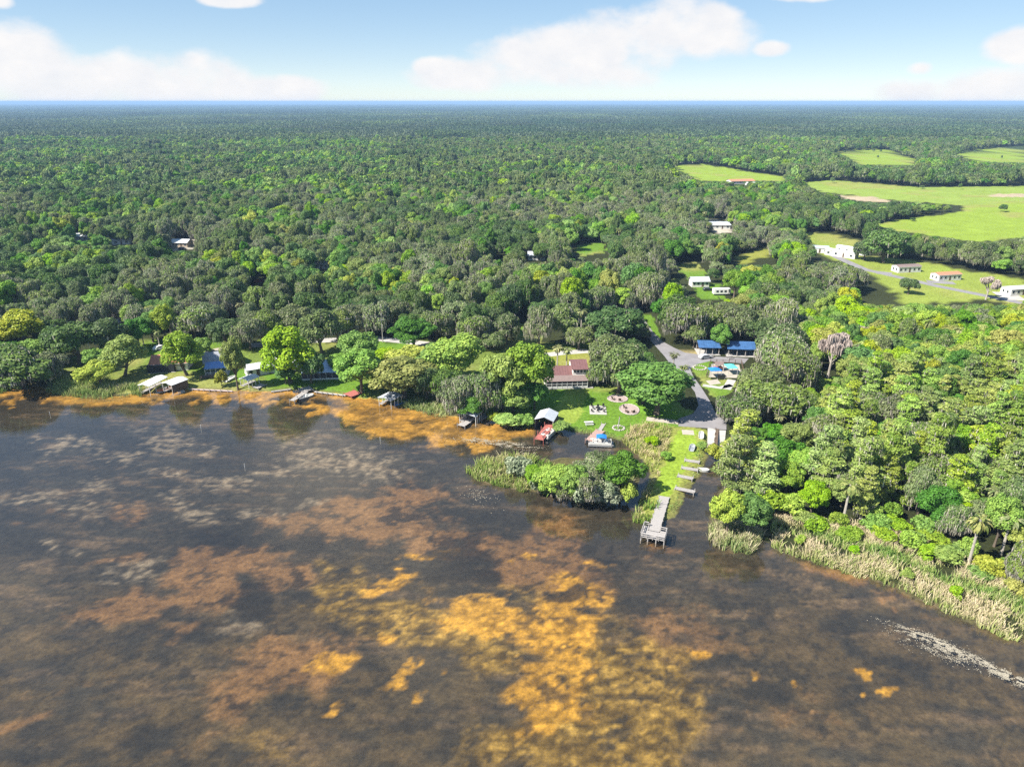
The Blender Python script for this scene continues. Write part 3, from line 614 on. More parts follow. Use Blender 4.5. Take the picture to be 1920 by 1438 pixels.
# ------------------------------------------------------------------ trees set by hand: crown centre x, foot y, crown width, top y (photo pixels), kind, label
HAND = [
 (42, 722, 135, 655, 'oakm', 'broad dark moss-streaked oak leaning over the water left of the reed bank'), (98, 712, 60, 664, 'oakg', 'small grey mossy oak between the broad shore oak and the open lawn'),
 (4, 705, 70, 640, 'green', None), (44, 655, 85, 586, 'yellow', None), (2, 655, 60, 598, 'yellow', None), (98, 642, 60, 600, 'oakd', None), (102, 676, 50, 632, 'bright', None), (70, 690, 60, 640, 'bright', None),
 (150, 682, 100, 602, 'oakd', 'dark spreading oak with bare forked trunk standing on shaded lawn'), (206, 668, 72, 598, 'oakd', 'dark oak joined to the spreading oak beside the grey shed'), (234, 704, 76, 634, 'bright', 'bright leaning tree beside the terracotta-roofed house'),
 (190, 724, 68, 680, 'yellow', 'low rounded yellow-green tree standing in the reed bank'), (178, 695, 42, 655, 'bright', None), (262, 652, 44, 596, 'green', None), (288, 642, 55, 588, 'green', None), (312, 640, 46, 572, 'yellow', 'tall yellowing tree behind the sandy driveway'),
 (366, 634, 78, 575, 'oakg', 'pale grey moss-covered oak behind the little lawn'), (400, 622, 60, 570, 'oakm', None), (352, 704, 80, 625, 'bright', 'round bright green tree in front of the terracotta roof'), (382, 672, 36, 634, 'bright', None), (424, 652, 60, 598, 'oakd', None),
 (446, 728, 40, 636, 'yellow', 'slim pale-trunked tree at the waterside beside the white dock shelter'), (416, 724, 24, 696, 'shrub_yellow', 'yellow-green shrub by the rubble edge near the blue porch'), (470, 655, 60, 596, 'oakg', None), (510, 642, 60, 585, 'oakm', None), (548, 630, 70, 575, 'oakm', None),
 (545, 718, 104, 620, 'bright', 'big bright domed tree shading the white lakeside house'), (584, 718, 52, 656, 'oakd', 'dark tree with visible trunk on lawn before the blue-white roof'), (536, 720, 34, 686, 'green', 'small green tree tucked under the big domed tree'), (604, 662, 70, 588, 'oakm', None), (634, 640, 60, 580, 'oakm', None),
 (678, 736, 84, 660, 'bright', 'bright leafy tree rising right behind the red dock'), (672, 692, 76, 624, 'bright', 'tall bright tree behind the leafy one above the red dock'), (664, 632, 60, 572, 'oakg', None), (700, 628, 66, 565, 'oakg', None),
 (758, 746, 104, 674, 'yellow', 'yellow-green tree behind the tin-roofed shelter'), (772, 712, 84, 650, 'yellow', None), (728, 728, 50, 684, 'bright', None), (776, 657, 74, 597, 'green', 'deep green rounded tree beside the concrete back road'), (742, 620, 60, 565, 'oakm', None),
 (800, 748, 56, 690, 'oakd', None), (812, 752, 26, 712, 'rust', 'rust-brown tree between the two waterside shelters'), (852, 716, 96, 628, 'bright', 'tall bright tree with cauliflower crown inland of the mossy shore trees'), (810, 716, 78, 646, 'bright', None), (784, 736, 60, 690, 'bright', None), (930, 776, 58, 716, 'bright', None), (1002, 768, 50, 716, 'green', None), (640, 700, 44, 664, 'bright', None), (722, 700, 46, 650, 'bright', None), (834, 750, 60, 696, 'oakd', None),
 (862, 776, 72, 706, 'oakg', 'grey-green mossy tree at the water behind the small tin shelter'), (905, 776, 70, 692, 'oakg', 'mossy tree between the tin shelter and the shaded lawn'), (880, 784, 56, 740, 'green', None), (942, 768, 82, 660, 'bright', 'bright tree casting shade on the lawn beside the maroon house'), (990, 760, 86, 644, 'bright', 'tallest bright tree right against the maroon-roofed house'), (962, 776, 62, 728, 'bright', None),
 (920, 655, 52, 622, 'oakm', None), (948, 645, 50, 590, 'oakm', None), (890, 650, 60, 590, 'oakg', None), (820, 640, 60, 580, 'oakg', None), (858, 622, 66, 565, 'oakm', None), (1010, 652, 50, 575, 'oakg', None), (1058, 640, 60, 575, 'oakm', None), (1085, 655, 46, 612, 'oakm', None),
 (1045, 690, 26, 646, 'palm', 'shaggy palm of the clump behind the maroon house, left trunk'), (1062, 690, 28, 650, 'palm', 'shaggy palm of the clump behind the maroon house, right trunk'), (1186, 700, 24, 642, 'palm', 'tall palm poking out of the olive oaks beside the road'),
 (1148, 645, 105, 578, 'oakd', 'dense dark oak above the maroon house beside the road bend'), (1132, 692, 80, 630, 'oakm', None), (1158, 738, 92, 652, 'oakm', 'olive mossy oak shading the lawn right of the maroon house'), (1180, 690, 62, 640, 'oakd', None), (1206, 712, 50, 662, 'oakd', None), (1122, 722, 46, 690, 'oakm', None), (1190, 740, 60, 690, 'oakm', None),
 (1205, 758, 70, 706, 'green', None), (1230, 778, 122, 686, 'green', 'huge spreading oak with bare limbs between lawn and parking lot'), (1262, 694, 26, 660, 'palm', 'bushy palm on the grass tip where the roads meet'), (1280, 712, 24, 684, 'palm', 'small palm at the road edge casting shade on the asphalt'), (1216, 706, 24, 668, 'palm', None),
 (1268, 622, 66, 556, 'oakd', None), (1285, 642, 80, 566, 'oakg', None), (1325, 640, 70, 575, 'oakm', None), (1300, 652, 40, 612, 'oakm', None), (1348, 662, 38, 608, 'green', 'green tree growing between the two blue roofs'), (1385, 640, 70, 575, 'oakm', None), (1422, 648, 60, 590, 'oakd', None), (1404, 634, 24, 612, 'green', None),
 (1462, 705, 92, 628, 'oakg', 'pale mossy oak beside the blue pavilion roof'), (1424, 752, 84, 684, 'oakm', 'mossy oak overhanging the aqua playground canopy'), (1388, 796, 84, 738, 'oakg', 'shaggy moss-hung oak over the parking lot corner'), (1440, 792, 104, 716, 'oakm', None), (1486, 738, 88, 650, 'oakg', None), (1460, 680, 90, 612, 'oakm', None), (1502, 792, 76, 734, 'oakm', None),
 (1552, 708, 58, 622, 'dead', 'leafless pinkish moss-draped tree on a pale straight trunk'), (1608, 655, 44, 612, 'dead', None), (1848, 562, 36, 518, 'dead', 'grey moss-draped dead tree beside the white-roofed home'), (1458, 812, 26, 776, 'palm', None), (1482, 822, 26, 792, 'palm', None),
 (1390, 882, 66, 776, 'cyp', 'tall pale cypress beside the boat ramp'), (1376, 925, 62, 822, 'cyp', 'yellow-green cypress at the canal mouth bank'), (1428, 930, 60, 840, 'cyp', None), (1362, 1000, 62, 926, 'yellow', 'low yellow-green tree on the reedy canal point'), (1402, 1002, 66, 930, 'green', None), (1342, 860, 34, 836, 'shrub_yellow', 'brownish shrub at the foot of the concrete ramp'),
 (1162, 926, 68, 852, 'green', 'large round deep green tree at the end of the little island'), (1035, 928, 66, 872, 'bright', 'bright green willow-like tree in the middle of the little island'), (1075, 936, 58, 876, 'bright', None), (1105, 940, 60, 886, 'oakg', 'grey mossy tree overhanging the water on the little island'), (1120, 880, 46, 846, 'oakg', None), (972, 896, 46, 858, 'willow', 'silvery grey willow bush among island reeds'), (1145, 944, 50, 914, 'willow', None), (1062, 942, 40, 900, 'oakg', None), (1010, 922, 44, 876, 'bright', None),
 (1702, 552, 32, 520, 'oakd', 'lone round tree on the lawn across from the mobile homes'), (1655, 492, 76, 432, 'oakd', 'wide dark oak beside the two long white trailers'), (1620, 488, 44, 452, 'oakd', None),
 (1222, 836, 26, 818, 'shrub', None), (1248, 862, 20, 848, 'shrub', None), (950, 798, 50, 780, 'shrub', 'bright marsh shrub clump beside the grey boathouse'), (985, 796, 40, 780, 'shrub', None), (925, 788, 24, 774, 'shrub_yellow', None), (1052, 806, 34, 792, 'shrub', 'lime green bush below the small seawall'),
 (1316, 842, 18, 828, 'shrub', None), (330, 646, 22, 622, 'palm', None), (270, 648, 22, 596, 'palm', 'thin tall palm standing behind the sandy driveway'), (300, 654, 18, 618, 'palm', 'dry leaning palm beside the white car')]
ZONE_LABEL = {'oakm': 'moss-streaked olive oak', 'oakd': 'dark green oak', 'oakg': 'pale grey moss-hung oak', 'bright': 'bright green leafy tree', 'yellow': 'yellow-green leafy tree', 'green': 'deep green leafy tree', 'rust': 'rust-brown tree', 'cyp': 'feathery pale green cypress', 'dead': 'bare moss-draped tree', 'shrub': 'bright green shrub', 'shrub_yellow': 'yellow-green shrub', 'willow': 'silvery grey bush', 'palm': 'shaggy-headed palm'}
MARKS = [((150, 450), 45, 'beside the white-roofed house in the wood'), ((228, 458), 40, 'by the pair of pale roofs in the wood'), ((342, 462), 50, 'around the sandy lot in the wood'), ((485, 530), 50, 'around the parked red car'), ((602, 502), 50, 'around the lone pale roof in the wood'),
         ((1110, 468), 55, 'around the small bright clearing in the wood'), ((1006, 486), 45, 'around the pale house above the road'), ((1346, 428), 50, 'by the pale dirt road and grey-roofed house'), ((1295, 508), 45, 'around the little lawn above the camper'), ((1340, 548), 50, 'around the white camper'), ((1415, 480), 50, 'around the small dry clearing'),
         ((1185, 580), 60, 'where the road enters the wood'), ((1390, 335), 60, 'by the red-roofed ranch house'), ((1577, 480), 60, 'by the long white trailers'), ((1700, 500), 60, 'by the brown-roofed mobile home'), ((1772, 515), 60, 'by the orange-roofed mobile home'), ((1900, 545), 60, 'by the white-roofed mobile home'), ((217, 606), 55, 'around the small grey-roofed shed'), ((735, 600), 60, 'behind the back road bend'), ((560, 600), 70, 'behind the big domed tree'), ((400, 600), 60, 'behind the blue-roofed porch'), ((990, 600), 60, 'above the small sunny lawn')]
def zone(x, y):
    px, py, _ = proj([(x, y, LAND)]); px, py = px[0], py[0]; P1 = np.array([[x, y]])
    if inside(P1, ISLAND)[0]: return 'on the little reedy island'
    if px > 1170 and px < 1330 and py > 800: return 'on the narrow mown grass spit'
    if inside(P1, SWAMP)[0]:
        d = -shore_dist(P1)[0]
        if d < 16: return 'just behind the tan reed bed'
        if px < 1480 and py > 800: return 'in the swamp wood beside the canal'
        if d < 38: return 'in the swamp wood set back from the reeds'
        if math.hypot(px - 1550, py - 690) < 75: return 'in the swamp wood around the pinkish dead tree'
        if py < 615 and px > 1600: return 'in the swamp wood below the mobile-home lawn'
        if px < 1520: return 'in the swamp wood behind the parking lot oaks'
        return 'in the swamp wood above the cypresses' if py < 720 else 'in the heart of the swamp wood'
    best = min(MARKS, key=lambda m: math.hypot(px - m[0][0], 1.4 * (py - m[0][1])) / m[1])
    if math.hypot(px - best[0][0], 1.4 * (py - best[0][1])) < best[1]: return best[2]
    if py > 600 and px < 560: return 'among the houses left of the big domed tree'
    if py > 600 and px < 1030: return 'among the houses right of the big domed tree'
    if py > 600 and px < 1240: return 'between the maroon house and the road'
    if px > 1190 and py > 540 and px < 1530: return 'around the blue pavilions and parking lot'
    if px > 1480: return 'in the tree belts between the pastures'
    return 'in the dense wood just behind the lakeside houses' if py > 540 else 'deep in the dense wood behind the lakeside houses'
HAND += [(1015, 920, 42, 882, 'willow', None), (1052, 932, 46, 892, 'bright', None), (1090, 940, 50, 898, 'willow', None), (1126, 942, 46, 902, 'willow', None), (1176, 940, 36, 908, 'shrub_yellow', None), (1000, 902, 36, 874, 'bright', None), (1100, 905, 60, 862, 'oakg', None), (1600, 1040, 22, 1024, 'shrub', None), (1700, 1085, 24, 1068, 'shrub', None), (1500, 1018, 20, 1004, 'shrub', None), (1790, 1120, 26, 1100, 'shrub', None), (1450, 842, 50, 796, 'green', None), (1490, 850, 60, 792, 'bright', None), (1422, 840, 46, 802, 'green', None), (1458, 884, 60, 822, 'green', None), (1500, 900, 60, 842, 'bright', None), (1470, 930, 60, 870, 'bright', None), (1450, 965, 50, 925, 'shrub', None), (1425, 965, 40, 930, 'shrub', None), (1480, 968, 50, 930, 'shrub', None), (1520, 960, 56, 905, 'bright', None)]
TREES = []          # x, y, z, width, height, kind, label
for cx, fy, w, ty, k, lab in HAND:
    p = at(cx, fy, LAND); dpt = proj([p])[2][0]; h = max(1.6, ray_height(ty, p.y) - LAND)
    TREES.append((p.x, p.y, LAND, w * dpt / FPX * 1.16, h * 1.04, k, lab))

# ------------------------------------------------------------------ the wood: scatter
# photo rectangles that stay in sight: x0, y0, x1, y1, foot row of what is seen there
SEEN = [(205, 596, 228, 614, 615), (282, 640, 336, 700, 690), (340, 664, 366, 690, 690), (388, 650, 440, 704, 704), (462, 668, 500, 702, 702), (600, 654, 642, 702, 702), (700, 630, 760, 690, 690), (965, 606, 1020, 642, 642), (1018, 652, 1106, 732, 732),
        (1178, 578, 1222, 640, 640), (1222, 632, 1300, 700, 700), (1280, 690, 1340, 800, 800), (1308, 634, 1344, 662, 665), (1358, 636, 1412, 664, 668), (1322, 674, 1392, 728, 728), (1296, 532, 1368, 560, 560), (1110, 540, 1195, 582, 590),
        (138, 436, 162, 452, 452), (205, 440, 250, 460, 460), (318, 446, 364, 470, 470), (465, 518, 492, 538, 538), (592, 494, 612, 504, 504), (1078, 452, 1140, 482, 482), (1262, 492, 1326, 522, 522), (1376, 462, 1450, 496, 496), (1328, 410, 1376, 438, 438),
        (1376, 330, 1402, 346, 348), (0, 575, 14, 600, 600), (985, 478, 1030, 492, 492), (930, 480, 945, 488, 488), (1530, 620, 1575, 706, 706), (1525, 464, 1620, 490, 490), (1665, 490, 1725, 512, 512), (1740, 505, 1800, 526, 526), (1870, 528, 1925, 556, 556), (1618, 500, 1925, 570, 560), (1322, 796, 1362, 846, 846)]
LOWER = [(-400, 720), (-60, 690), (0, 650), (110, 640), (230, 634), (330, 626), (420, 640), (500, 632), (640, 628), (720, 626), (820, 640), (920, 650), (1000, 640), (1100, 650), (1150, 650), (1180, 650), (1225, 640), (1260, 640), (1330, 650), (1420, 640), (1470, 650), (1515, 660), (1520, 720), (1500, 780), (1470, 830), (1440, 880), (1440, 985), (1480, 990), (1560, 1000), (1680, 1020), (1800, 1075), (1920, 1120), (2100, 1190)]
def lower_row(px): return np.interp(px, [p[0] for p in LOWER[:-11]] + [1521, 2100], [p[1] for p in LOWER[:-11]] + [640, 640])
SWAMP = poly_w([(1330, 590), (1420, 585), (1515, 620), (1600, 560), (1620, 520), (1690, 585), (1850, 572), (2300, 640), (2300, 1230), (1920, 1150), (1800, 1085), (1680, 1035), (1560, 1008), (1480, 992), (1440, 990), (1432, 900), (1465, 835), (1500, 795), (1525, 720), (1505, 640)], LAND)
def scatter():
    out = []
    # jittered rows, closer together near the lake
    Y = 196.0; pts = []
    while Y < 1560:
        st = 5.9 if Y < 700 else 7.2; X = np.arange(-.83 * Y - 50, .83 * Y + 50, st); m = len(X)
        pts.append(np.c_[X + rng.uniform(-.45, .45, m) * st, Y + rng.uniform(-.45, .45, m) * st]); Y += st
    A = np.concatenate(pts)
    Y = 96.0; pts = []
    while Y < 300:
        X = np.arange(20, .83 * Y + 60, 4.2); m = len(X); pts.append(np.c_[X + rng.uniform(-.45, .45, m) * 4.2, Y + rng.uniform(-.45, .45, m) * 4.2]); Y += 4.2
    S = np.concatenate(pts); sw = inside(S, SWAMP); S = S[sw]; A = A[~inside(A, SWAMP)]
    px, py, _ = proj(np.c_[A, np.full(len(A), LAND)])
    A = A[(py < lower_row(px)) & (shore_dist(A) < -4)]
    S = S[shore_dist(S) < -5]
    for P, isw in ((A, False), (S, True)):
        keep = np.ones(len(P), bool)
        for poly, c in AREAS_W:
            j = (P[:, 0] > poly[:, 0].min() - 4) & (P[:, 0] < poly[:, 0].max() + 4) & (P[:, 1] > poly[:, 1].min() - 4) & (P[:, 1] < poly[:, 1].max() + 4)
            k = np.where(j)[0]
            if len(k): keep[k] &= ~(inside(P[k], poly) | (dist_poly(P[k], poly) < 2.5))
        P = P[keep]; sc = np.clip(P[:, 1] / 350, 1, 3.5); n1 = fbm(P[:, 0] / 48, P[:, 1] / 62, 3); n2 = fbm(P[:, 0] / 34 / np.round(sc) + 70, P[:, 1] / 42 / np.round(sc), 3); u = rng.random(len(P)); u2 = rng.random(len(P))
        edge = -shore_dist(P)
        for (x, y), a, b, r, r2, ed in zip(P, n1, n2, u, u2, edge):
            if isw:
                near_reeds = ed < 24; spx, spy, _d = (float(v[0]) for v in proj([(x, y, LAND)]))
                if near_reeds and ed < 19: k = 'shrub' if r < .75 else ('shrub_yellow' if r < .95 else 'oakg')
                elif near_reeds: k = 'shrub' if r < .4 else ('bright' if r < .6 else ('cyp' if r < .75 else ('oakg' if r < .9 else 'green')))
                elif 750 < spy < 965 and spx > 1520: k = 'cyp' if r < .62 else ('bright' if r < .75 else ('oakg' if r < .9 else 'green'))
                else: k = ('green', 'bright', 'bright', 'yellow', 'bright', 'green', 'oakm', 'oakg')[int(np.clip(r * 4 + b * 8 - 2.2, 0, 7))]
                if r2 < .012: k = 'dead'
                elif r2 > .97: k = 'palm'
            else:
                far = y > 620
                br = sstep(.54, .64, b)
                if r < .8 * br: k = 'green' if r2 < .5 else ('bright' if r2 < .9 or y > 450 else 'yellow')
                elif r2 < .08: k = 'green'
                elif r2 < .11: k = 'bright'
                elif r2 < .125: k = 'palm'
                else: k = ('oakd', 'oakm', 'oakg')[int(np.clip((a - .34) * 8 + r * .9 - .3, 0, 2))]
                if far and k == 'oakg': k = 'oakm'
                if x > 160 and y > 330 and k == 'oakg': k = 'oakd'
            if k in ('shrub', 'shrub_yellow'): w = rng.uniform(3.6, 6.5); h = rng.uniform(2.2, 4.2)
            elif k == 'palm': w = rng.uniform(4.6, 5.8); h = rng.uniform(8, 13)
            elif k == 'cyp': w = rng.uniform(6.5, 9.5); h = rng.uniform(11, 17)
            else: w = rng.uniform(6.5, 12.5); h = rng.uniform(7, 14.5) if not isw else rng.uniform(8, 12)
            if not isw and k != 'palm':
                h *= .72 + .56 * float(vnoise(np.array([x / 30.0]), np.array([y / 34.0]))[0])
                if r2 > .975: h *= 1.3
                if y > 240 and float(vnoise(np.array([x / 17.0 + 40]), np.array([y / 21.0]))[0]) > .86: continue
            if isw and k not in ('shrub', 'shrub_yellow', 'palm'): 
                if r2 < .45: w *= .62; h *= .7
            out.append([x, y, LAND, w, h, k, None])
    # keep what the photo shows in sight: trees before an opening are low enough to see over, or left out
    B = np.array([t[:5] for t in out]); ok = np.zeros(len(B), bool); todo = np.arange(len(B)); final = np.ones(len(B))
    for f in (1.0, .62, .38):
        Q = B[todo]; bx, by, bd = proj(Q[:, :3]); T = Q[:, :3].copy(); T[:, 2] += Q[:, 4] * f; tx, ty, td = proj(T); hw = Q[:, 3] * .42 * max(f, .6) * FPX / bd; good = np.ones(len(todo), bool)
        for x0, y0, x1, y1, fy in SEEN: good &= ~((by > fy - 1) & (tx + hw > x0) & (tx - hw < x1) & (ty < y1 - 1) & (by > y0))
        for (pp, c) in AREAS[1:]:
            pp = np.array(pp, float); cand = np.where((by > pp[:, 1].min()) & (tx + hw > pp[:, 0].min()) & (tx - hw < pp[:, 0].max()) & (ty < pp[:, 1].max()))[0]
            if not len(cand): continue
            hit = np.zeros(len(cand), bool)
            for u, vv in ((0, .06), (-.7, .3), (.7, .3), (0, .45), (-.8, .6), (.8, .6)): hit |= inside(np.c_[tx[cand] + u * hw[cand], ty[cand] + vv * (by[cand] - ty[cand])], pp)
            good[cand[hit]] = False
        ok[todo[good]] = True; final[todo[good]] = f; todo = todo[~good]
    for t, f in zip(out, final):
        t[4] *= f; t[3] *= max(f, .6)
    B = np.array([t[:5] for t in out]); T = B[:, :3].copy(); T[:, 2] += B[:, 4]; tx, ty, td = proj(T)
    hp = np.array([t[:4] for t in TREES])
    for q in hp:
        near = np.hypot(B[:, 0] - q[0], B[:, 1] - q[1]) < .33 * (q[3] + B[:, 3]); ok &= ~(near & (q[3] > 5))
    vis = (tx > -60) & (tx < 1980) & (ty < 1500)
    return [t for t, o, v in zip(out, ok, vis) if o], None
wood, _ = scatter()
# lone trees and bushes dotted over the pastures
for _ in range(22):
    x = rng.uniform(1500, 1920); y = rng.choice([rng.uniform(284, 306), rng.uniform(340, 374), rng.uniform(385, 440)], p=[.6, .3, .1]); p = at(x, y, LAND)
    if any(inside(np.array([[p.x, p.y]]), a[0])[0] for a in AREAS_W[17:]): wood.append([p.x, p.y, LAND, rng.uniform(3, 8), rng.uniform(2.5, 6.5), 'oakd', None])
allt = TREES + [tuple(t) for t in wood]
B = np.array([t[:5] for t in allt]); px, py, dd = proj(B[:, :3] + np.c_[np.zeros((len(B), 2)), B[:, 4] * .7]); size = B[:, 3] * B[:, 4] / dd ** 2
inview = (px > -25) & (px < 1945) & (py < 1460)
size = np.where(inview, size, 0); order = np.argsort(-size); count = {}; far_list = []
handn = len(TREES)
for i in list(range(handn)) + [j for j in order if j >= handn]:
    x, y, z, w, h, k, lab = allt[i]; c = CATEGORY[k]
    if count.get(c, 0) < 300 and size[i] > 0:
        count[c] = count.get(c, 0) + 1; zl = zone(x, y); adj = ('tall ' if h > (3.6 if 'shrub' in k else 12.2) else ('low ' if h < (2.6 if 'shrub' in k else 8.2) else '')) + ('slim ' if w / h < .6 else ('broad ' if w / h > 1.12 else '')) * (k != 'palm' and 'shrub' not in k); lb = lab or (adj + ZONE_LABEL[k] + ' ' + zl)
        plant(k, int(rng.integers(99)), (x, y, z), rng.uniform(0, 6.28), w, h, lb, None if lab else adj + ZONE_LABEL[k] + ' ' + zl)
    elif inview[i] or dd[i] < 400: far_list.append(i)
print('PLANTS', count, 'rest', len(far_list))

# ------------------------------------------------------------------ the rest of the wood as one mass
def instancer(name, protos, P, idx, scale, rot, label=None):
    cl = bpy.data.collections.new(name + '_shapes')
    for i, p in enumerate(protos): p.name = f'{name}_shape_{i:03d}'; cl.objects.link(p)
    me = bpy.data.meshes.new(name); me.vertices.add(len(P)); me.vertices.foreach_set('co', np.asarray(P, np.float32).ravel())
    for nm, t, d in (('pick', 'INT', idx), ('size', 'FLOAT_VECTOR', scale), ('turn', 'FLOAT_VECTOR', rot)):
        a = me.attributes.new(nm, t, 'POINT'); a.data.foreach_set('value' if t == 'INT' else 'vector', np.asarray(d, np.int32 if t == 'INT' else np.float32).ravel())
    o = link(bpy.data.objects.new(name, me)); g = bpy.data.node_groups.new(name, 'GeometryNodeTree')
    g.interface.new_socket('Geometry', in_out='INPUT', socket_type='NodeSocketGeometry'); g.interface.new_socket('Geometry', in_out='OUTPUT', socket_type='NodeSocketGeometry')
    N = g.nodes; L = g.links; gi = N.new('NodeGroupInput'); go = N.new('NodeGroupOutput'); ip = N.new('GeometryNodeInstanceOnPoints'); ci = N.new('GeometryNodeCollectionInfo')
    ci.inputs['Collection'].default_value = cl; ci.inputs['Separate Children'].default_value = True; ci.inputs['Reset Children'].default_value = True
    def attr(nm, t):
        n = N.new('GeometryNodeInputNamedAttribute'); n.data_type = t; n.inputs['Name'].default_value = nm; return n.outputs[0]
    ip.inputs['Pick Instance'].default_value = True
    L.new(gi.outputs[0], ip.inputs['Points']); L.new(ci.outputs[0], ip.inputs['Instance']); L.new(attr('pick', 'INT'), ip.inputs['Instance Index'])
    L.new(attr('turn', 'FLOAT_VECTOR'), ip.inputs['Rotation']); L.new(attr('size', 'FLOAT_VECTOR'), ip.inputs['Scale']); L.new(ip.outputs[0], go.inputs[0])
    md = o.modifiers.new('scatter', 'NODES'); md.node_group = g
    return tag(o, label, kind='stuff')
def joined(kind, seed, lod):
    ps, D, H = make_shape(kind, seed, lod); V = []; F = []; mi = []; v = []; mats = []; o = 0
    for p in ps:
        if len(p) != 5: continue
        V.append(p[1]); F.append(p[2] + o); o += len(p[1]); mats.append(M[p[4]]); mi.append(np.full(len(p[2]), len(mats) - 1)); v.append(p[3]['v'][1])
    me = np_mesh('canopy', np.concatenate(V), np.concatenate(F), mats, np.concatenate(mi), {'v': ('FLOAT', np.concatenate(v))}); return bpy.data.objects.new('canopy', me), D, H
if far_list:
    kinds = sorted({allt[i][5] for i in far_list}); table = {}; protos = []
    for k in kinds:
        for var in range(min(3, NVAR[k])):
            for lod in (0, 1):
                o, D, H = joined(k, var + 10 * sorted(NVAR).index(k), lod); table[(k, var, lod)] = (len(protos), D, H); protos.append(o)
    P = []; I = []; S = []; T = []
    for i in far_list:
        x, y, z, w, h, k, _l = allt[i]; var = int(rng.integers(min(3, NVAR[k]))); j, D, H = table[(k, var, 0 if dd[i] < 620 else 1)]
        P.append((x, y, z)); I.append(j); an = rng.uniform(.8, 1.25); S.append((w / D * an, w / D / an, h / H)); T.append((0, 0, rng.uniform(0, 6.28)))
    instancer('distant_wood', protos, P, I, S, T, 'unbroken dark green canopy of the wood stretching away behind the houses')
def far_tiles():
    Tl = 150.0; protos = []
    for var in range(5):
        rs = np.random.default_rng(500 + var); Vs = []; vs_ = []; st = 8.6; n = int(Tl / st)
        for a in range(n):
            for b in range(n):
                x = (a + rs.uniform(.1, .9)) * Tl / n - Tl / 2; y = (b + rs.uniform(.1, .9)) * Tl / n - Tl / 2; w = rs.uniform(3.8, 6.6); h = rs.uniform(8, 15); m = 34
                d = unit(rs, m, -.1); P = np.array((x, y, h * .55)) + d * np.array((w, w, h * .45)) * rs.uniform(.8, 1.05, (len(d), 1))
                V, F = leaves(P, d + rs.normal(0, .45, d.shape), 1.5, rs); Vs.append(V); t = np.clip((.16, .28, .38, .48, .62)[var] + rs.normal(0, .15) + rs.normal(0, .1, len(d)), 0, 1); vs_.append(np.repeat(t, 4))
        V = np.concatenate(Vs); me = np_mesh('canopy', V, np.arange(len(V)).reshape(-1, 4), [M['forest']], attrs={'v': ('FLOAT', np.concatenate(vs_).astype(np.float32))}); protos.append(bpy.data.objects.new('canopy', me))
    P = []; I = []; S = []; T = []
    yy = 1560 + Tl / 2
    while yy < 16000:
        xx = -math.ceil((.8 * yy + 200) / Tl) * Tl
        while xx < .8 * yy + 200:
            if not (fbm(np.array([xx / 700 + 5.2]), np.array([yy / 900 + 2.1]), 2)[0] > .80):
                P.append((xx, yy, 0.3)); I.append(int(np.clip(fbm(np.array([xx / 420 + 31]), np.array([yy / 700 + 8]), 3)[0] * 7.5 - 1.6 + rng.uniform(-.6, .6), 0, 4.99))); s = rng.uniform(.85, 1.25); S.append((1, 1, s)); T.append((0, 0, math.pi / 2 * int(rng.integers(4))))
            xx += Tl
        yy += Tl
    print('TILES', len(P)); instancer('horizon_wood', protos, P, I, S, T, 'far blue-green wood running out to the horizon')
far_tiles()

# ------------------------------------------------------------------ reeds
def reeds(name, px, label, height, density, tone, spread=.22, z=.0, bandf=None):
    poly = poly_w(px); lo, hi = poly.min(0), poly.max(0); area = (hi - lo).prod(); n = int(area * density)
    P = rng.uniform(lo, hi, (n, 2)); wob = np.stack([fbm(P[:, 0] / 2.2, P[:, 1] / 2.2, 2) - .5, fbm(P[:, 0] / 2.2 + 9, P[:, 1] / 2.2, 2) - .5], 1) * 2
    P = P[inside(P + wob, poly)]; P = P[fbm(P[:, 0] / 1.9 + 77, P[:, 1] / 1.9, 3) + rng.normal(0, .05, len(P)) > .40]; n = len(P); g = np.maximum(-.25, np.minimum(LAND, -shore_dist(P) * .28))
    h = height * rng.uniform(.5, 1.2, n) * (.35 + 1.3 * fbm(P[:, 0] / 4, P[:, 1] / 4, 3)); a = rng.uniform(0, 6.28, n); w = rng.uniform(.04, .1, n)
    d = np.stack([np.cos(a), np.sin(a)], 1); ln = rng.normal(0, .34, (n, 2)) * h[:, None] + np.array((.10, .04)) * h[:, None]
    b0 = np.c_[P - d * w[:, None], g - .1]; b1 = np.c_[P + d * w[:, None], g - .1]; m0 = np.c_[P + ln * .4 + d * w[:, None] * .9, g + h * .62]; m1 = np.c_[P + ln * .4 - d * w[:, None] * .9, g + h * .62]
    t0 = np.c_[P + ln + d * w[:, None] * .2, g + h]; t1 = np.c_[P + ln - d * w[:, None] * .2, g + h]
    V = np.stack([b0, b1, m0, m1, t0, t1], 1).reshape(-1, 3); k = np.arange(n)[:, None] * 6
    F = np.concatenate([k + np.array([0, 1, 2, 3]), k + np.array([3, 2, 4, 5])]); f = fbm(P[:, 0] / 3.5 + 3, P[:, 1] / 3.5, 3)
    t = tone + (f - .5) * 1.1 + rng.normal(0, spread, n)
    if bandf is not None: t = t + bandf(P)
    o = link(bpy.data.objects.new(name, np_mesh(name, V, F, [M['reed']], attrs={'v': ('FLOAT', (np.clip(t, 0, 1)[:, None] * np.array([.5, .5, .85, .85, 1, 1])).ravel().astype(np.float32))})))
    return tag(o, label, kind='stuff')
def lerp_band(px, w, amount):
    line = poly_w(px)
    return lambda P: amount * np.exp(-(dist_poly(P, line, False) / w) ** 2)
tan1 = lerp_band([(1460, 1010), (1560, 1040), (1680, 1080), (1800, 1135), (1860, 1160)], 4.0, .45)
tan2 = lerp_band([(1470, 985), (1560, 1000), (1680, 1030), (1760, 1065), (1850, 1100)], 4.0, .5)
grn = lerp_band([(1440, 995), (1540, 1012), (1660, 1048), (1780, 1100), (1930, 1150)], 2.2, -.75)
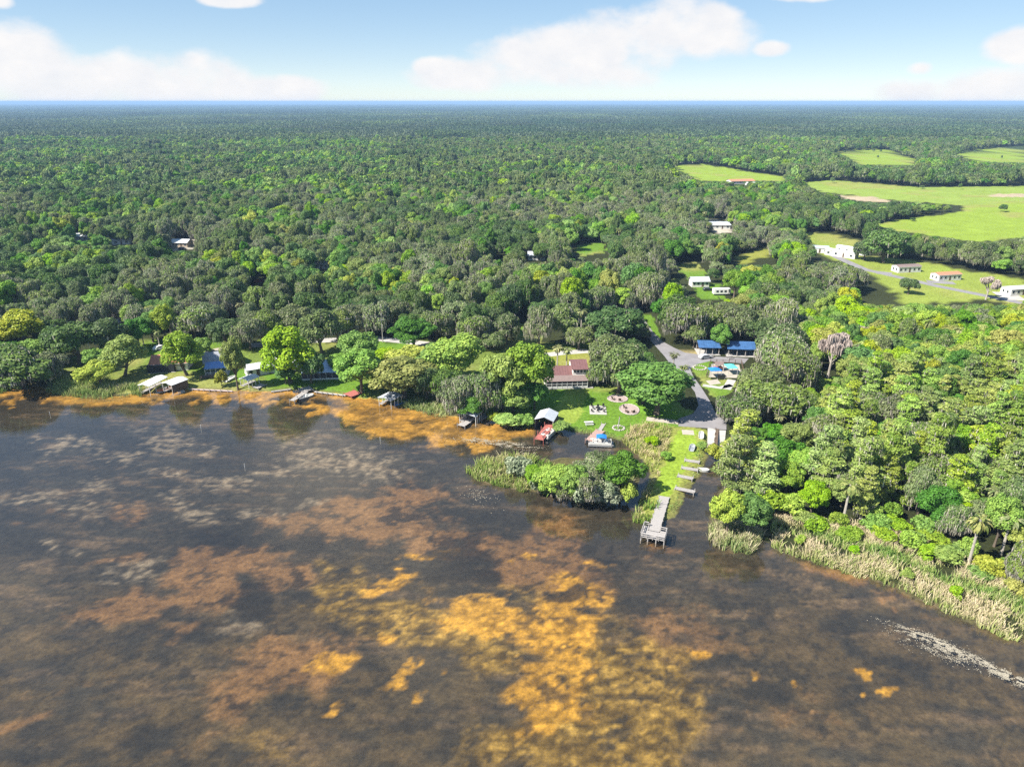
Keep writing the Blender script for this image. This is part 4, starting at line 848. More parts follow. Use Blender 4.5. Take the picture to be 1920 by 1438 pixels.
reeds('reed_bed', [(1443, 1006), (1450, 1030), (1500, 1048), (1560, 1066), (1630, 1087), (1700, 1115), (1780, 1152), (1850, 1183), (1990, 1238), (2060, 1190), (1930, 1115), (1860, 1092), (1760, 1040), (1680, 1005), (1560, 985), (1450, 975)], 'tan and green reed bed fringing the swamp wood along the lake', 1.45, 30, .70, .25, bandf=lambda P: tan1(P) + tan2(P) + grn(P))
reeds('reed_bed', [(1330, 985), (1328, 1014), (1360, 1033), (1406, 1043), (1428, 1022), (1430, 1000), (1390, 990)], 'reed clump on the point at the canal mouth', 1.4, 26, .62)
reeds('reed_bed', [(874, 884), (892, 870), (925, 862), (965, 858), (1010, 866), (1040, 880), (1080, 930), (1040, 934), (1000, 924), (940, 914), (893, 900)], 'pale green reeds covering the pointed end of the island', 1.5, 26, .55)
reeds('reed_bed', [(1080, 930), (1190, 880), (1196, 922), (1162, 942), (1100, 945), (1050, 937)], 'sparse reeds under the island trees', 1.2, 7, .5)
reeds('reed_bed', [(1165, 828), (1185, 808), (1225, 800), (1256, 806), (1256, 832), (1240, 862), (1230, 895), (1220, 930), (1206, 975), (1186, 978), (1200, 945), (1217, 912), (1224, 888), (1205, 862), (1180, 842)], 'straw-coloured reeds and brush along the cove side of the spit', 1.4, 22, .85)
reeds('reed_bed', [(1188, 950), (1230, 940), (1226, 980), (1206, 984), (1186, 978)], 'green reeds round the tip of the spit beside the pier', 1.5, 12, .2)
reeds('reed_bed', [(1262, 940), (1290, 905), (1316, 885), (1326, 846), (1318, 835), (1308, 855), (1296, 885), (1276, 925), (1256, 950), (1250, 970), (1270, 962), (1284, 940)], 'yellow-green bank grass on the canal side of the spit', .45, 12, .32)
reeds('reed_bed', [(88, 735), (125, 745), (180, 749), (264, 744), (268, 728), (210, 720), (150, 712), (100, 715)], 'grey-green reed bank beside the two white boathouses', 1.5, 13, .35)
reeds('reed_bed', [(752, 764), (800, 778), (842, 784), (850, 772), (800, 760), (760, 755)], 'pale reeds between the two tin-roofed shelters', 1.5, 13, .35)
reeds('reed_bed', [(930, 790), (965, 804), (1002, 801), (1004, 786), (970, 778), (935, 780)], 'bright green marsh grass beside the grey boathouse', 1.2, 14, .08)
reeds('reed_bed', [(1040, 797), (1062, 808), (1100, 817), (1150, 824), (1160, 816), (1100, 806), (1062, 798)], 'low green bank grass along the cove', .5, 12, .15)
reeds('reed_bed', [(-40, 738), (4, 740), (24, 731), (60, 726), (30, 716), (-40, 722)], 'bright grass below the broad shore oak', 1.2, 12, .2)

# floating weed: small pads lying on the water
def pads(name, blobs_px, n, size, label):
    P = []
    for x, y, rx, ry, a, wt in blobs_px:
        m = int(n * wt); c, s = math.cos(R(a)), math.sin(R(a)); u = rng.normal(0, .5, (m * 3, 2)); q = fbm(u[:, 0] * 5 + x, u[:, 1] * 3 + y, 3); u = u[q > .5][:m]
        for i, j in u: P.append(at(x + (i * rx * c - j * ry * s), y + (i * rx * s + j * ry * c), .012))
    P = np.array([tuple(p) for p in P]); k = len(P); V, F = leaves(P, np.tile((0, 0, 1.0), (k, 1)) + rng.normal(0, .05, (k, 3)), size, rng, (.5, 1.0)); V[:, 2] = np.clip(V[:, 2], .006, .05)
    tag(link(bpy.data.objects.new(name, np_mesh(name, V, F, [M['pads']], attrs=vattr(rng, k)))), label, kind='stuff')
pads('floating_weed', [(1738, 1196, 70, 8, 20, .8), (1785, 1218, 46, 10, 24, .5), (1835, 1238, 40, 6, 24, .25), (1890, 1266, 55, 9, 24, .7), (1730, 1210, 70, 14, 22, .16), (1790, 1235, 60, 8, 24, .1)], 2300, .07, 'pale tan raft of floating weed off the reed bed')
pads('floating_weed', [(955, 834, 55, 6, 6, 1), (900, 826, 50, 5, 4, .8), (990, 850, 22, 9, 20, .15), (905, 930, 35, 16, 15, .15)], 900, .1, 'thin line of pale floating weed near the tin shelter')

# ------------------------------------------------------------------ built things: shapes
class MB:
    """collects solid pieces in the local space of a thing; build() links them as one mesh"""
    def __init__(s): s.bm = bmesh.new()
    def box(s, x0, x1, y0, y1, z0, z1):
        v = [s.bm.verts.new(p) for p in ((x0, y0, z0), (x1, y0, z0), (x1, y1, z0), (x0, y1, z0), (x0, y0, z1), (x1, y0, z1), (x1, y1, z1), (x0, y1, z1))]
        for f in ((0, 3, 2, 1), (4, 5, 6, 7), (0, 1, 5, 4), (1, 2, 6, 5), (2, 3, 7, 6), (3, 0, 4, 7)): s.bm.faces.new([v[i] for i in f])
        return s
    def cyl(s, x, y, z0, z1, r, n=8, r2=None, x2=None, y2=None):
        x2 = x if x2 is None else x2; y2 = y if y2 is None else y2; r2 = r if r2 is None else r2
        a = [s.bm.verts.new((x + r * math.cos(2 * math.pi * i / n), y + r * math.sin(2 * math.pi * i / n), z0)) for i in range(n)]
        b = [s.bm.verts.new((x2 + r2 * math.cos(2 * math.pi * i / n), y2 + r2 * math.sin(2 * math.pi * i / n), z1)) for i in range(n)]
        for i in range(n): s.bm.faces.new((a[i], a[(i + 1) % n], b[(i + 1) % n], b[i]))
        s.bm.faces.new(a[::-1]); s.bm.faces.new(b); return s
    def beam(s, p, q, w):
        p, q = Vector(p), Vector(q); t = (q - p).normalized(); a = t.orthogonal().normalized() * w / 2; b = t.cross(a)
        A = [s.bm.verts.new(p + i * a + j * b) for i, j in ((-1, -1), (1, -1), (1, 1), (-1, 1))]; B_ = [s.bm.verts.new(q + i * a + j * b) for i, j in ((-1, -1), (1, -1), (1, 1), (-1, 1))]
        for i in range(4): s.bm.faces.new((A[i], A[(i + 1) % 4], B_[(i + 1) % 4], B_[i]))
        s.bm.faces.new(A[::-1]); s.bm.faces.new(B_); return s
    def slab(s, pts, th):
        """sloping polygon with thickness th downwards"""
        a = [s.bm.verts.new(p) for p in pts]; b = [s.bm.verts.new((p[0], p[1], p[2] - th)) for p in pts]; n = len(pts)
        s.bm.faces.new(a); s.bm.faces.new(b[::-1])
        for i in range(n): s.bm.faces.new((a[(i + 1) % n], a[i], b[i], b[(i + 1) % n]))
        return s
    def prism(s, prof, y0, y1):
        """profile in x,z pushed along y"""
        a = [s.bm.verts.new((x, y0, z)) for x, z in prof]; b = [s.bm.verts.new((x, y1, z)) for x, z in prof]; n = len(prof)
        s.bm.faces.new(a); s.bm.faces.new(b[::-1])
        for i in range(n): s.bm.faces.new((a[(i + 1) % n], a[i], b[i], b[(i + 1) % n]))
        return s
    def build(s, name, mt, parent=None, bevel=0.0, label=None):
        bmesh.ops.recalc_face_normals(s.bm, faces=s.bm.faces[:])
        if bevel: bmesh.ops.bevel(s.bm, geom=s.bm.edges[:], offset=bevel, segments=1, affect='EDGES')
        me = bpy.data.meshes.new(name); s.bm.to_mesh(me); s.bm.free(); me.materials.append(M[mt] if isinstance(mt, str) else mt)
        o = link(bpy.data.objects.new(name, me), parent)
        if label: o['label'] = label
        return o
def box(name, mt, parent, x0, x1, y0, y1, z0, z1, bevel=0.0): return MB().box(x0, x1, y0, y1, z0, z1).build(name, mt, parent, bevel)
def gable(mb, x0, x1, y0, y1, z, rise, axis='x', th=.12):
    if axis == 'x':
        m = (y0 + y1) / 2; mb.slab([(x0, y0, z), (x1, y0, z), (x1, m, z + rise), (x0, m, z + rise)], th); mb.slab([(x1, y1, z), (x0, y1, z), (x0, m + .002, z + rise), (x1, m + .002, z + rise)], th)
    else:
        m = (x0 + x1) / 2; mb.slab([(x0, y1, z), (x0, y0, z), (m, y0, z + rise), (m, y1, z + rise)], th); mb.slab([(x1, y0, z), (x1, y1, z), (m + .002, y1, z + rise), (m + .002, y0, z + rise)], th)
    return mb
def gable_wall(mb, x0, x1, y0, y1, z0, z1, rise, axis='x'):
    """walls that run up into the gables"""
    if axis == 'x':
        V = [(x0, y0, z0), (x0, y1, z0), (x0, y1, z1), (x0, (y0 + y1) / 2, z1 + rise), (x0, y0, z1)]; d = (x1 - x0, 0, 0)
    else:
        V = [(x0, y0, z0), (x1, y0, z0), (x1, y0, z1), ((x0 + x1) / 2, y0, z1 + rise), (x0, y0, z1)]; d = (0, y1 - y0, 0)
    a = [mb.bm.verts.new(p) for p in V]; b = [mb.bm.verts.new((p[0] + d[0], p[1] + d[1], p[2] + d[2])) for p in V]
    mb.bm.faces.new(a); mb.bm.faces.new(b[::-1])
    for i in range(5): mb.bm.faces.new((a[(i + 1) % 5], a[i], b[i], b[(i + 1) % 5]))
    return mb
def window(parent, x, z, y, w=1.0, h=1.0, side='front', fm='white'):
    """a framed window standing a little proud of the wall; side names the wall it sits on"""
    def bx(u0, u1, d0, d1, z0, z1):
        if side == 'front': return (u0, u1, y - d1, y - d0, z0, z1)
        if side == 'back': return (u0, u1, y + d0, y + d1, z0, z1)
        return (y - d1, y - d0, u0, u1, z0, z1) if side == 'left' else (y + d0, y + d1, u0, u1, z0, z1)
    f = MB(); t = .09
    for u0, u1, z0, z1 in ((x - w / 2 - t, x + w / 2 + t, z - t, z), (x - w / 2 - t, x + w / 2 + t, z + h, z + h + t), (x - w / 2 - t, x - w / 2, z, z + h), (x + w / 2, x + w / 2 + t, z, z + h)): f.box(*bx(u0, u1, -.02, .06, z0, z1))
    fo = f.build('window', fm, parent); box('pane', 'glass', fo, *bx(x - w / 2, x + w / 2, -.02, .02, z, z + h)); return fo
def door(parent, x, y, h=2.1, w=.95, mt='wood_dark', z=.15):
    d = box('door', mt, parent, x - w / 2, x + w / 2, y - .05, y + .02, z, z + h); box('door_handle', 'alu', d, x + w * .32, x + w * .4, y - .1, y - .05, z + .95, z + 1.05); return d
def seams(roof, mt, x0, x1, y0, y1, z, rise, axis, step=.9):
    """standing seams of a metal roof, a few centimetres proud of it"""
    mb = MB()
    if axis == 'x':
        m = (y0 + y1) / 2
        for x in np.arange(x0 + .3, x1, step): mb.beam((x, y0, z + .03), (x, m, z + rise + .03), .05); mb.beam((x, y1, z + .03), (x, m, z + rise + .03), .05)
    else:
        m = (x0 + x1) / 2
        for y in np.arange(y0 + .3, y1, step): mb.beam((x0, y, z + .03), (m, y, z + rise + .03), .05); mb.beam((x1, y, z + .03), (m, y, z + rise + .03), .05)
    tag(mb.build('roof_seam', mt, roof), kind='stuff')
def frame_px(p0, p1, z):
    """foot of a thing whose long axis shows from photo point p0 (near) to p1 (far) at height z: centre, turn of local +x, length"""
    a, b = at(*p0, z), at(*p1, z); c = (a + b) / 2; d = b - a
    return Vector((c.x, c.y, 0)), math.atan2(d.y, d.x), d.length
def simple_house(name, label, cat, loc, rz, Lx, Ly, h=2.6, rise=1.5, axis='x', wall='pale_wall', roof='grey_metal', wins=3, over=.45, metal=True, chimney=False, side_wins=True, doors=1):
    e = empty(name, (loc[0], loc[1], LAND), rz); x0, x1, y0, y1 = -Lx / 2, Lx / 2, -Ly / 2, Ly / 2
    box('foundation', 'concrete', e, x0 - .08, x1 + .08, y0 - .08, y1 + .08, -.05, .15)
    gable_wall(MB(), x0, x1, y0, y1, .15, h, rise - .05, axis).build('wall', wall, e)
    g = .22 if axis == 'x' else .22; sl = rise / ((Ly if axis == 'x' else Lx) / 2); ze = h - sl * over + .08
    if axis == 'x': r = gable(MB(), x0 - over, x1 + over, y0 - over, y1 + over, ze + .06, rise + sl * over, 'x').build('roof', roof, e); sa = (x0 - over, x1 + over, y0 - over, y1 + over)
    else: r = gable(MB(), x0 - over, x1 + over, y0 - over, y1 + over, ze + .06, rise + sl * over, 'y').build('roof', roof, e); sa = (x0 - over, x1 + over, y0 - over, y1 + over)
    if metal: seams(r, roof, *sa, ze + .06, rise + sl * over, axis)
    if chimney: box('chimney', 'stone', r, x0 + Lx * .3, x0 + Lx * .3 + .7, -.35, .35, h + rise * .5, h + rise + .7)
    box('gutter', 'white', r, x0 - over, x1 + over, y0 - over - .1, y0 - over - .003, ze - .1, ze + .03) if axis == 'x' else None
    n = wins + doors
    for i in range(n):
        x = x0 + Lx * (i + .5) / n
        if i == n // 2 and doors: door(e, x, y0)
        else: window(e, x, 1.0, y0, min(1.3, Lx / n * .5), 1.1)
    if side_wins:
        for sd_, xx in (('left', x0), ('right', x1)):
            for yy in (y0 + Ly * .3, y0 + Ly * .7): window(e, yy, 1.0, xx, .9, 1.1, sd_)
    return tag(e, label, cat)

# --- maroon house by the lawn
def maroon_house():
    p = at(1064, 729, LAND); e = empty('lake_house', (p.x, p.y, LAND), R(4)); W = 12.6; x0, x1 = -6.3, 6.3
    box('foundation', 'concrete', e, x0 - .15, x1 + 1.4, -.25, 11.5, -.05, .25)
    gable_wall(MB(), x0, 2.0, 3.0, 11.0, .25, 2.9, 1.7, 'x').build('wall', 'pale_wall', e)
    box('wall', 'pale_wall', e, 1.95, 6.1, 2.9, 10.6, .25, 5.3)
    r = gable(MB(), x0 - .5, 2.3, 2.4, 11.6, 2.75, 2.05, 'x').build('roof', 'maroon', e); seams(r, 'maroon', x0 - .5, 2.3, 2.4, 11.6, 2.75, 2.05, 'x', .8); box('chimney', 'stone', r, -4.2, -3.6, 8.4, 9.0, 3.5, 5.6)
    r2 = gable(MB(), 1.5, 6.55, 2.3, 11.2, 5.2, 1.6, 'x').build('roof', 'maroon', e); seams(r2, 'maroon', 1.5, 6.55, 2.3, 11.2, 5.2, 1.6, 'x', .8)
    for i in range(4): window(e, 2.5 + i * 1.0, 4.0, 2.9, .6, .75)
    box('wall', 'tan_wall', e, 6.1, 7.5, 1.0, 9.0, .25, 2.7)
    r3 = MB().slab([(6.12, .6, 3.7), (8.0, .6, 2.75), (8.0, 9.4, 2.75), (6.12, 9.4, 3.7)], .12).build('roof', 'maroon', e)
    r4 = MB().slab([(x0 - .4, -.3, 2.55), (6.1, -.3, 2.55), (6.1, 3.1, 3.15), (x0 - .4, 3.1, 3.15)], .12).build('porch_roof', 'brown_roof', e)
    box('porch_floor', 'wood', e, x0, 6.05, -.1, 2.95, .25, .33); box('knee_wall', 'white', e, x0, 6.05, -.12, -.02, .33, .85)
    box('insect_screen', 'dark_screen', e, x0 + .03, 6.0, -.06, -.04, .85, 2.42); box('insect_screen', 'dark_screen', e, x0 + .02, x0 + .04, 0, 2.9, .33, 2.45)
    for i in range(9): box('post', 'white', e, x0 + i * 12.2 / 8, x0 + i * 12.2 / 8 + .12, -.16, -.05, .33, 2.43)
    box('rail', 'white', e, x0, 6.05, -.15, -.065, 1.55, 1.63); door(e, 6.8, 1.0); window(e, 4.5, 1.1, 7.5, 1.0, 1.0, 'right')
    tag(e, 'maroon metal-roofed house with long dark screened porch facing the lawn', 'house')
maroon_house()
# --- houses along the shore
p = at(325, 688, LAND); simple_house('lake_house', 'house with terracotta roof half hidden behind a round bright tree', 'house', p, R(10), 11, 8, 2.7, 1.6, 'x', 'pale_wall', 'terracotta', 3, metal=False)
p = at(307, 694, LAND); e = empty('pool_cage', (p.x, p.y, LAND), R(10)); box('screen_roof', 'dark_screen', e, -4, 4, -2.4, 2.4, 2.55, 2.6); box('screen_wall', 'dark_screen', e, -4, 4, -2.42, -2.38, .1, 2.55); box('screen_wall', 'dark_screen', e, -4.02, -3.98, -2.4, 2.4, .1, 2.55)
for i in range(5): box('post', 'black', e, -4 + i * 1.96, -3.92 + i * 1.96, -2.5, -2.42, 0, 2.6)
box('slab', 'concrete', e, -4.2, 4.2, -2.7, 2.4, -.05, .1); tag(e, 'black screened patio cage in front of the terracotta-roofed house', 'patio cage')
p = at(414, 684, LAND); simple_house('lake_house', 'house with grey shingle roof above a blue-roofed porch', 'house', p, R(24), 9.5, 8, 2.8, 1.8, 'x', 'grey_wall', 'shingle', 3, metal=False)
p = at(408, 700, LAND); e = empty('porch', (p.x, p.y, LAND), R(14)); r = MB().slab([(-3.4, -2.2, 2.5), (3.4, -2.2, 2.5), (3.4, 2.2, 3.2), (-3.4, 2.2, 3.2)], .1).build('roof', 'porch_blue', e)
for i in range(5): box('post', 'white', e, -3.3 + i * 1.6, -3.16 + i * 1.6, -2.1, -1.96, .1, 2.45)
for i in range(4): MB().beam((-3.2 + i * 1.6, -2.03, 1.0), (-1.7 + i * 1.6, -2.03, 1.0), .07).build('rail', 'white', e)
box('slab', 'wood', e, -3.8, 3.6, -2.9, 2.2, -.05, .1); tag(e, 'blue-roofed open porch with white posts facing the lake', 'porch')
p = at(392, 708, LAND); e = empty('deck', (p.x, p.y, LAND), R(10)); box('deck_floor', 'wood_dark', e, -2.6, 2.6, -1, 1, .25, .35)
for i in range(4): box('post', 'wood_dark', e, -2.5 + i * 1.6, -2.4 + i * 1.6, -.95, -.85, 0, 1.2)
box('rail', 'wood_dark', e, -2.6, 2.6, -.93, -.87, 1.2, 1.27); tag(e, 'low dark deck in front of the blue-roofed porch', 'deck')
p = at(482, 700, LAND); simple_house('lake_house', 'white-roofed outbuilding beside the waterside dock shelter', 'house', p, R(30), 6.5, 5, 2.5, .8, 'x', 'white', 'white_metal', 2)
p = at(532, 692, LAND); simple_house('lake_house', 'white house peeping from behind the big domed tree', 'house', p, R(5), 8, 7, 2.8, 1.2, 'x', 'white', 'white_metal', 2)
p = at(612, 698, LAND); h = simple_house('lake_house', 'long house with pale blue metal roof and dark screened porch', 'house', p, R(6), 13, 8, 2.7, 1.4, 'x', 'pale_wall', 'bluish_metal', 3)
MB().slab([(-6.5, -6.6, 2.35), (6.5, -6.6, 2.35), (6.5, -4.3, 2.75), (-6.5, -4.3, 2.75)], .1).build('porch_roof', 'bluish_metal', h); box('insect_screen', 'dark_screen', h, -6.4, 6.4, -6.45, -6.42, .5, 2.25); box('knee_wall', 'white', h, -6.4, 6.4, -6.5, -6.45, 0, .5)
for i in range(8): box('post', 'white', h, -6.45 + i * 1.82, -6.33 + i * 1.82, -6.56, -6.46, 0, 2.24)
p = at(726, 680, LAND); simple_house('lake_house', 'bluish metal-roofed house glimpsed between two bright trees', 'house', p, R(8), 9, 7, 2.6, 1.3, 'x', 'pale_wall', 'bluish_metal', 2)
p = at(786, 708, LAND); simple_house('lake_house', 'grey house behind the bare-branched tree by the shelters', 'house', p, R(12), 8, 6, 2.6, 1.3, 'x', 'grey_wall', 'grey_metal', 2)
p = at(1018, 692, LAND); simple_house('shed', 'grey shed hidden beside the tall tree left of the maroon house', 'shed', p, R(0), 4, 4, 2.2, .9, 'x', 'grey_wall', 'grey_metal', 1, side_wins=False)
p = at(218, 612, LAND); simple_house('shed', 'small grey-roofed shed beside the dark spreading oaks', 'shed', p, R(20), 4.5, 4, 2.2, .9, 'x', 'white', 'grey_metal', 1, side_wins=False)
# roofs seen between the trees of the wood
for (x, y, L_, W_, rf, wl, lab, a) in [(150, 450, 12, 8, 'white_metal', 'white', 'white-roofed house in the wood above the spreading oaks', 10), (226, 457, 12, 8, 'white_metal', 'white', 'white-roofed house beside the sandy lot in the wood', 15), (342, 462, 10, 7, 'white_metal', 'tan_wall', 'small house standing on the sandy lot in the wood', -5),
                                      (602, 502, 9, 7, 'grey_metal', 'white', 'pale roof showing in the middle of the dense wood', 0), (1388, 344, 26, 12, 'terracotta', 'pale_wall', 'large red-roofed ranch house at the pasture edge', 10), (1280, 305, 26, 12, 'white_metal', 'white', 'white building at the upper end of the long pasture', 0), (1222, 332, 20, 10, 'white_metal', 'white', 'white-roofed building in the wood left of the long pasture', 0),
                                      (1346, 428, 14, 9, 'grey_metal', 'white', 'grey-roofed house beside the pale dirt road', 0), (4, 592, 8, 9, 'grey_metal', 'white', 'white house at the wood edge beyond the yellow-green trees', 0), (1006, 486, 9, 7, 'grey_metal', 'white', 'pale house hidden in the wood above the road', 0), (1410, 350, 12, 8, 'white_metal', 'white', 'white outbuilding below the red-roofed ranch house', 0),
                                      (1310, 536, 8, 5, 'grey_metal', 'pale_wall', 'pale cottage behind the white camper', 4)]:
    p = at(x, y, LAND); simple_house('house', lab, 'house', p, R(a), L_, W_, 2.8, 1.4, 'x', wl, rf, 3, metal=False, side_wins=False)
# mobile homes: long low boxes
for (x, y, L_, a, rf, lab, nw) in [(1577, 481, 17, -50, 'white_metal', 'long white trailer nearest the lawn edge of the pair', 3), (1597, 475, 17, -50, 'white_metal', 'long white trailer behind its twin', 3), (1536, 473, 9, -20, 'bluish_metal', 'bluish-roofed trailer beside the pair of white ones', 2),
                                   (1698, 509, 12.5, 10, 'brown_roof', 'white mobile home with pale brown roof and carport', 4), (1772, 524, 12.5, 12, 'terracotta', 'white mobile home with orange roof', 4), (1908, 551, 13.5, 12, 'white_metal', 'white-roofed mobile home beside the dead mossy tree', 4)]:
    p = at(x, y, LAND); simple_house('mobile_home', lab, 'mobile home', p, R(a), L_, 4.4 if L_ > 16 else 5.5, 2.9, .7, 'x', 'white', rf, nw, .2, metal=False)

# --- docks and boat shelters
def planks(name, parent, x0, x1, y0, y1, z, mt, along='y', w=.28):
    """deck boards with gaps between them"""
    mb = MB()
    for k, u in enumerate(np.arange(y0 if along == 'y' else x0, (y1 if along == 'y' else x1) - w * .5, w)):
        dz = .006 * ((k * 7) % 5 - 2)
        if along == 'y': mb.box(x0 + .03 * ((k * 3) % 3 - 1), x1 + .03 * ((k * 5) % 3 - 1), u, u + w - .025, z - .05, z + dz)
        else: mb.box(u, u + w - .025, y0 + .03 * ((k * 3) % 3 - 1), y1 + .03 * ((k * 5) % 3 - 1), z - .05, z + dz)
    return tag(mb.build(name, mt, parent), kind='stuff')
def pilings(parent, pts, z0, z1, mt='wood_dark', r=.11):
    for x, y in pts: MB().cyl(x, y, z0, z1, r, 7).build('piling', mt, parent)
def shelter(name, label, p0, p1, z, width, roof='white_metal', deck='wood', side=None, rise=.5, front=None, wallm=None, group=None):
    """open boat shelter: axis p0 (water end) to p1 (shore end)"""
    c, a, L_ = frame_px(p0, p1, z); e = empty(name, (c.x, c.y, 0), a); x0, x1, y0, y1 = -L_ / 2, L_ / 2, -width / 2, width / 2
    r = gable(MB(), x0, x1, y0, y1, z - rise * .5, rise, 'x', .1).build('roof', roof, e); seams(r, roof, x0, x1, y0, y1, z - rise * .5, rise, 'x', .8)
    for i in range(4):
        for y in (y0 + .3, y1 - .3): MB().cyl(x0 + .3 + i * (L_ - .6) / 3, y, -.9, z - rise * .5 + .05, .09, 7).build('post', 'white', e)
    for y in (y0 + .3, y1 - .3): MB().beam((x0 + .2, y, z - rise * .5 - .08), (x1 - .2, y, z - rise * .5 - .08), .14).build('beam', 'wood', e)
    planks('deck', e, x0 + .2, x1 + .6, y1 - 1.3, y1 - .1, .75, deck, 'x')
    if wallm: box('wall', wallm, e, x0 + .2, x1 - .2, y0 + .12, y0 + .2, .5, z - rise * .5 - .15)
    return tag(e, label, 'boat shelter', group), a, L_
shelter('boat_shelter', 'white-roofed boat shelter touching the reed bank', (268, 722), (304, 704), 3.3, 4.0)
shelter('boat_shelter', 'white-roofed boat shelter housing an orange-brown boat', (311, 719), (343, 707), 3.4, 4.6, wallm='wood_dark')
shelter('boat_shelter', 'small white-roofed boat shelter beside the slim pale-trunked tree', (456, 711), (478, 702), 3.2, 4.0)
shelter('boat_shelter', 'tin-roofed shelter with brown patches below the yellow-green tree', (720, 747), (742, 736), 2.9, 5.0, roof='grey_metal')
shelter('boat_shelter', 'low grey tin-roofed shelter with a ramp beside the mossy shore trees', (876, 778), (888, 766), 2.9, 5.2, roof='grey_metal')
def dock(name, label, p0, p1, z, width, mt='wood', rails=0, cat='dock', group=None, legs=None):
    c, a, L_ = frame_px(p0, p1, z); e = empty(name, (c.x, c.y, 0), a); x0, x1 = -L_ / 2, L_ / 2
    planks('deck', e, x0, x1, -width / 2, width / 2, z, mt, 'x')
    for y in (-width / 2 + .1, width / 2 - .1): MB().box(x0, x1, y - .05, y + .05, z - .22, z - .055).build('joist', 'wood_dark', e)
    n = max(2, int(L_ / 2.4) + 1)
    for i in range(n):
        for y in (-width / 2 - .08, width / 2 + .08): MB().cyl(x0 + .15 + i * (L_ - .3) / (n - 1), y, -1.2, z + (.35 if not rails else .95), .09, 7).build('piling', 'wood' if mt == 'wood' else mt, e)
    for r_ in range(rails):
        y = (-width / 2 - .08, width / 2 + .08)[r_]; MB().beam((x0, y, z + .95), (x1, y, z + .95), .09).build('rail', mt, e); MB().beam((x0, y, z + .5), (x1, y, z + .5), .06).build('rail', mt, e)
    return tag(e, label, cat, group)
dock('dock', 'grey plank platform beside the small white-roofed shelter', (478, 727), (495, 720), .8, 2.4)
dock('dock', 'wide grey dock head on the shore where the white skiff is moored', (562, 732), (584, 727), .8, 3.2)
dock('dock', 'narrow grey dock running diagonally into the orange shallows', (547, 751), (573, 734), .7, 1.6)
dock('dock', 'low red-stained dock on the shore below the tall bright tree', (651, 741), (671, 734), .8, 3.6, 'wood_red')
dock('dock', 'grey boarded ramp sloping down from the low tin-roofed shelter', (864, 798), (887, 782), .6, 2.2)
dock('dock', 'small grey side platform beside the low tin-roofed shelter', (897, 786), (914, 779), .7, 2.0)
dock('dock', 'red-painted dock running out from the grey boathouse', (1010, 824), (1036, 791), .8, 2.3, 'wood_red', rails=1)
dock('dock', 'brown dock where the blue-covered pontoon boat is tied', (1106, 826), (1126, 806), .7, 2.4, 'wood_brown')
dock('boardwalk', 'narrow pale boardwalk leading over grass to the brown dock', (1124, 807), (1132, 794), .75, 1.0)
for (p0, p1, lab) in [((1283, 862), (1312, 866), 'short grey canal dock nearest the boat ramp'), ((1277, 876), (1310, 881), 'canal dock with the white skiff tied at its end'), ((1270, 891), (1300, 897), 'third canal dock out from the boat ramp'), ((1265, 914), (1303, 922), 'long-legged canal dock nearest the fishing pier')]:
    dock('canal_dock', lab, p0, p1, .75, 1.3)
# grey boathouse with a gable roof
c, a, L_ = frame_px((1020, 786), (1030, 770), 2.8); e = empty('boathouse', (c.x, c.y, 0), a); L_ = max(L_, 6.0)
r = gable(MB(), -L_ / 2, L_ / 2, -2.6, 2.6, 2.5, 1.0, 'x', .1).build('roof', 'grey_metal', e); seams(r, 'grey_metal', -L_ / 2, L_ / 2, -2.6, 2.6, 2.5, 1.0, 'x', .7)
box('wall', 'wood_dark', e, -L_ / 2 + .3, L_ / 2 - .3, -2.35, -2.25, .4, 2.45); box('wall', 'wood_dark', e, -L_ / 2 + .3, L_ / 2 - .3, 2.25, 2.35, .4, 2.45); box('wall', 'wood_dark', e, L_ / 2 - .4, L_ / 2 - .3, -2.24, 2.24, .4, 2.45)
for x in (-L_ / 2 + .3, 0, L_ / 2 - .2):
    for y in (-2.42, 2.42): MB().cyl(x, y, -1, 2.55, .1, 7).build('piling', 'wood', e)
tag(e, 'grey gable-roofed boathouse at the head of the red dock', 'boathouse')
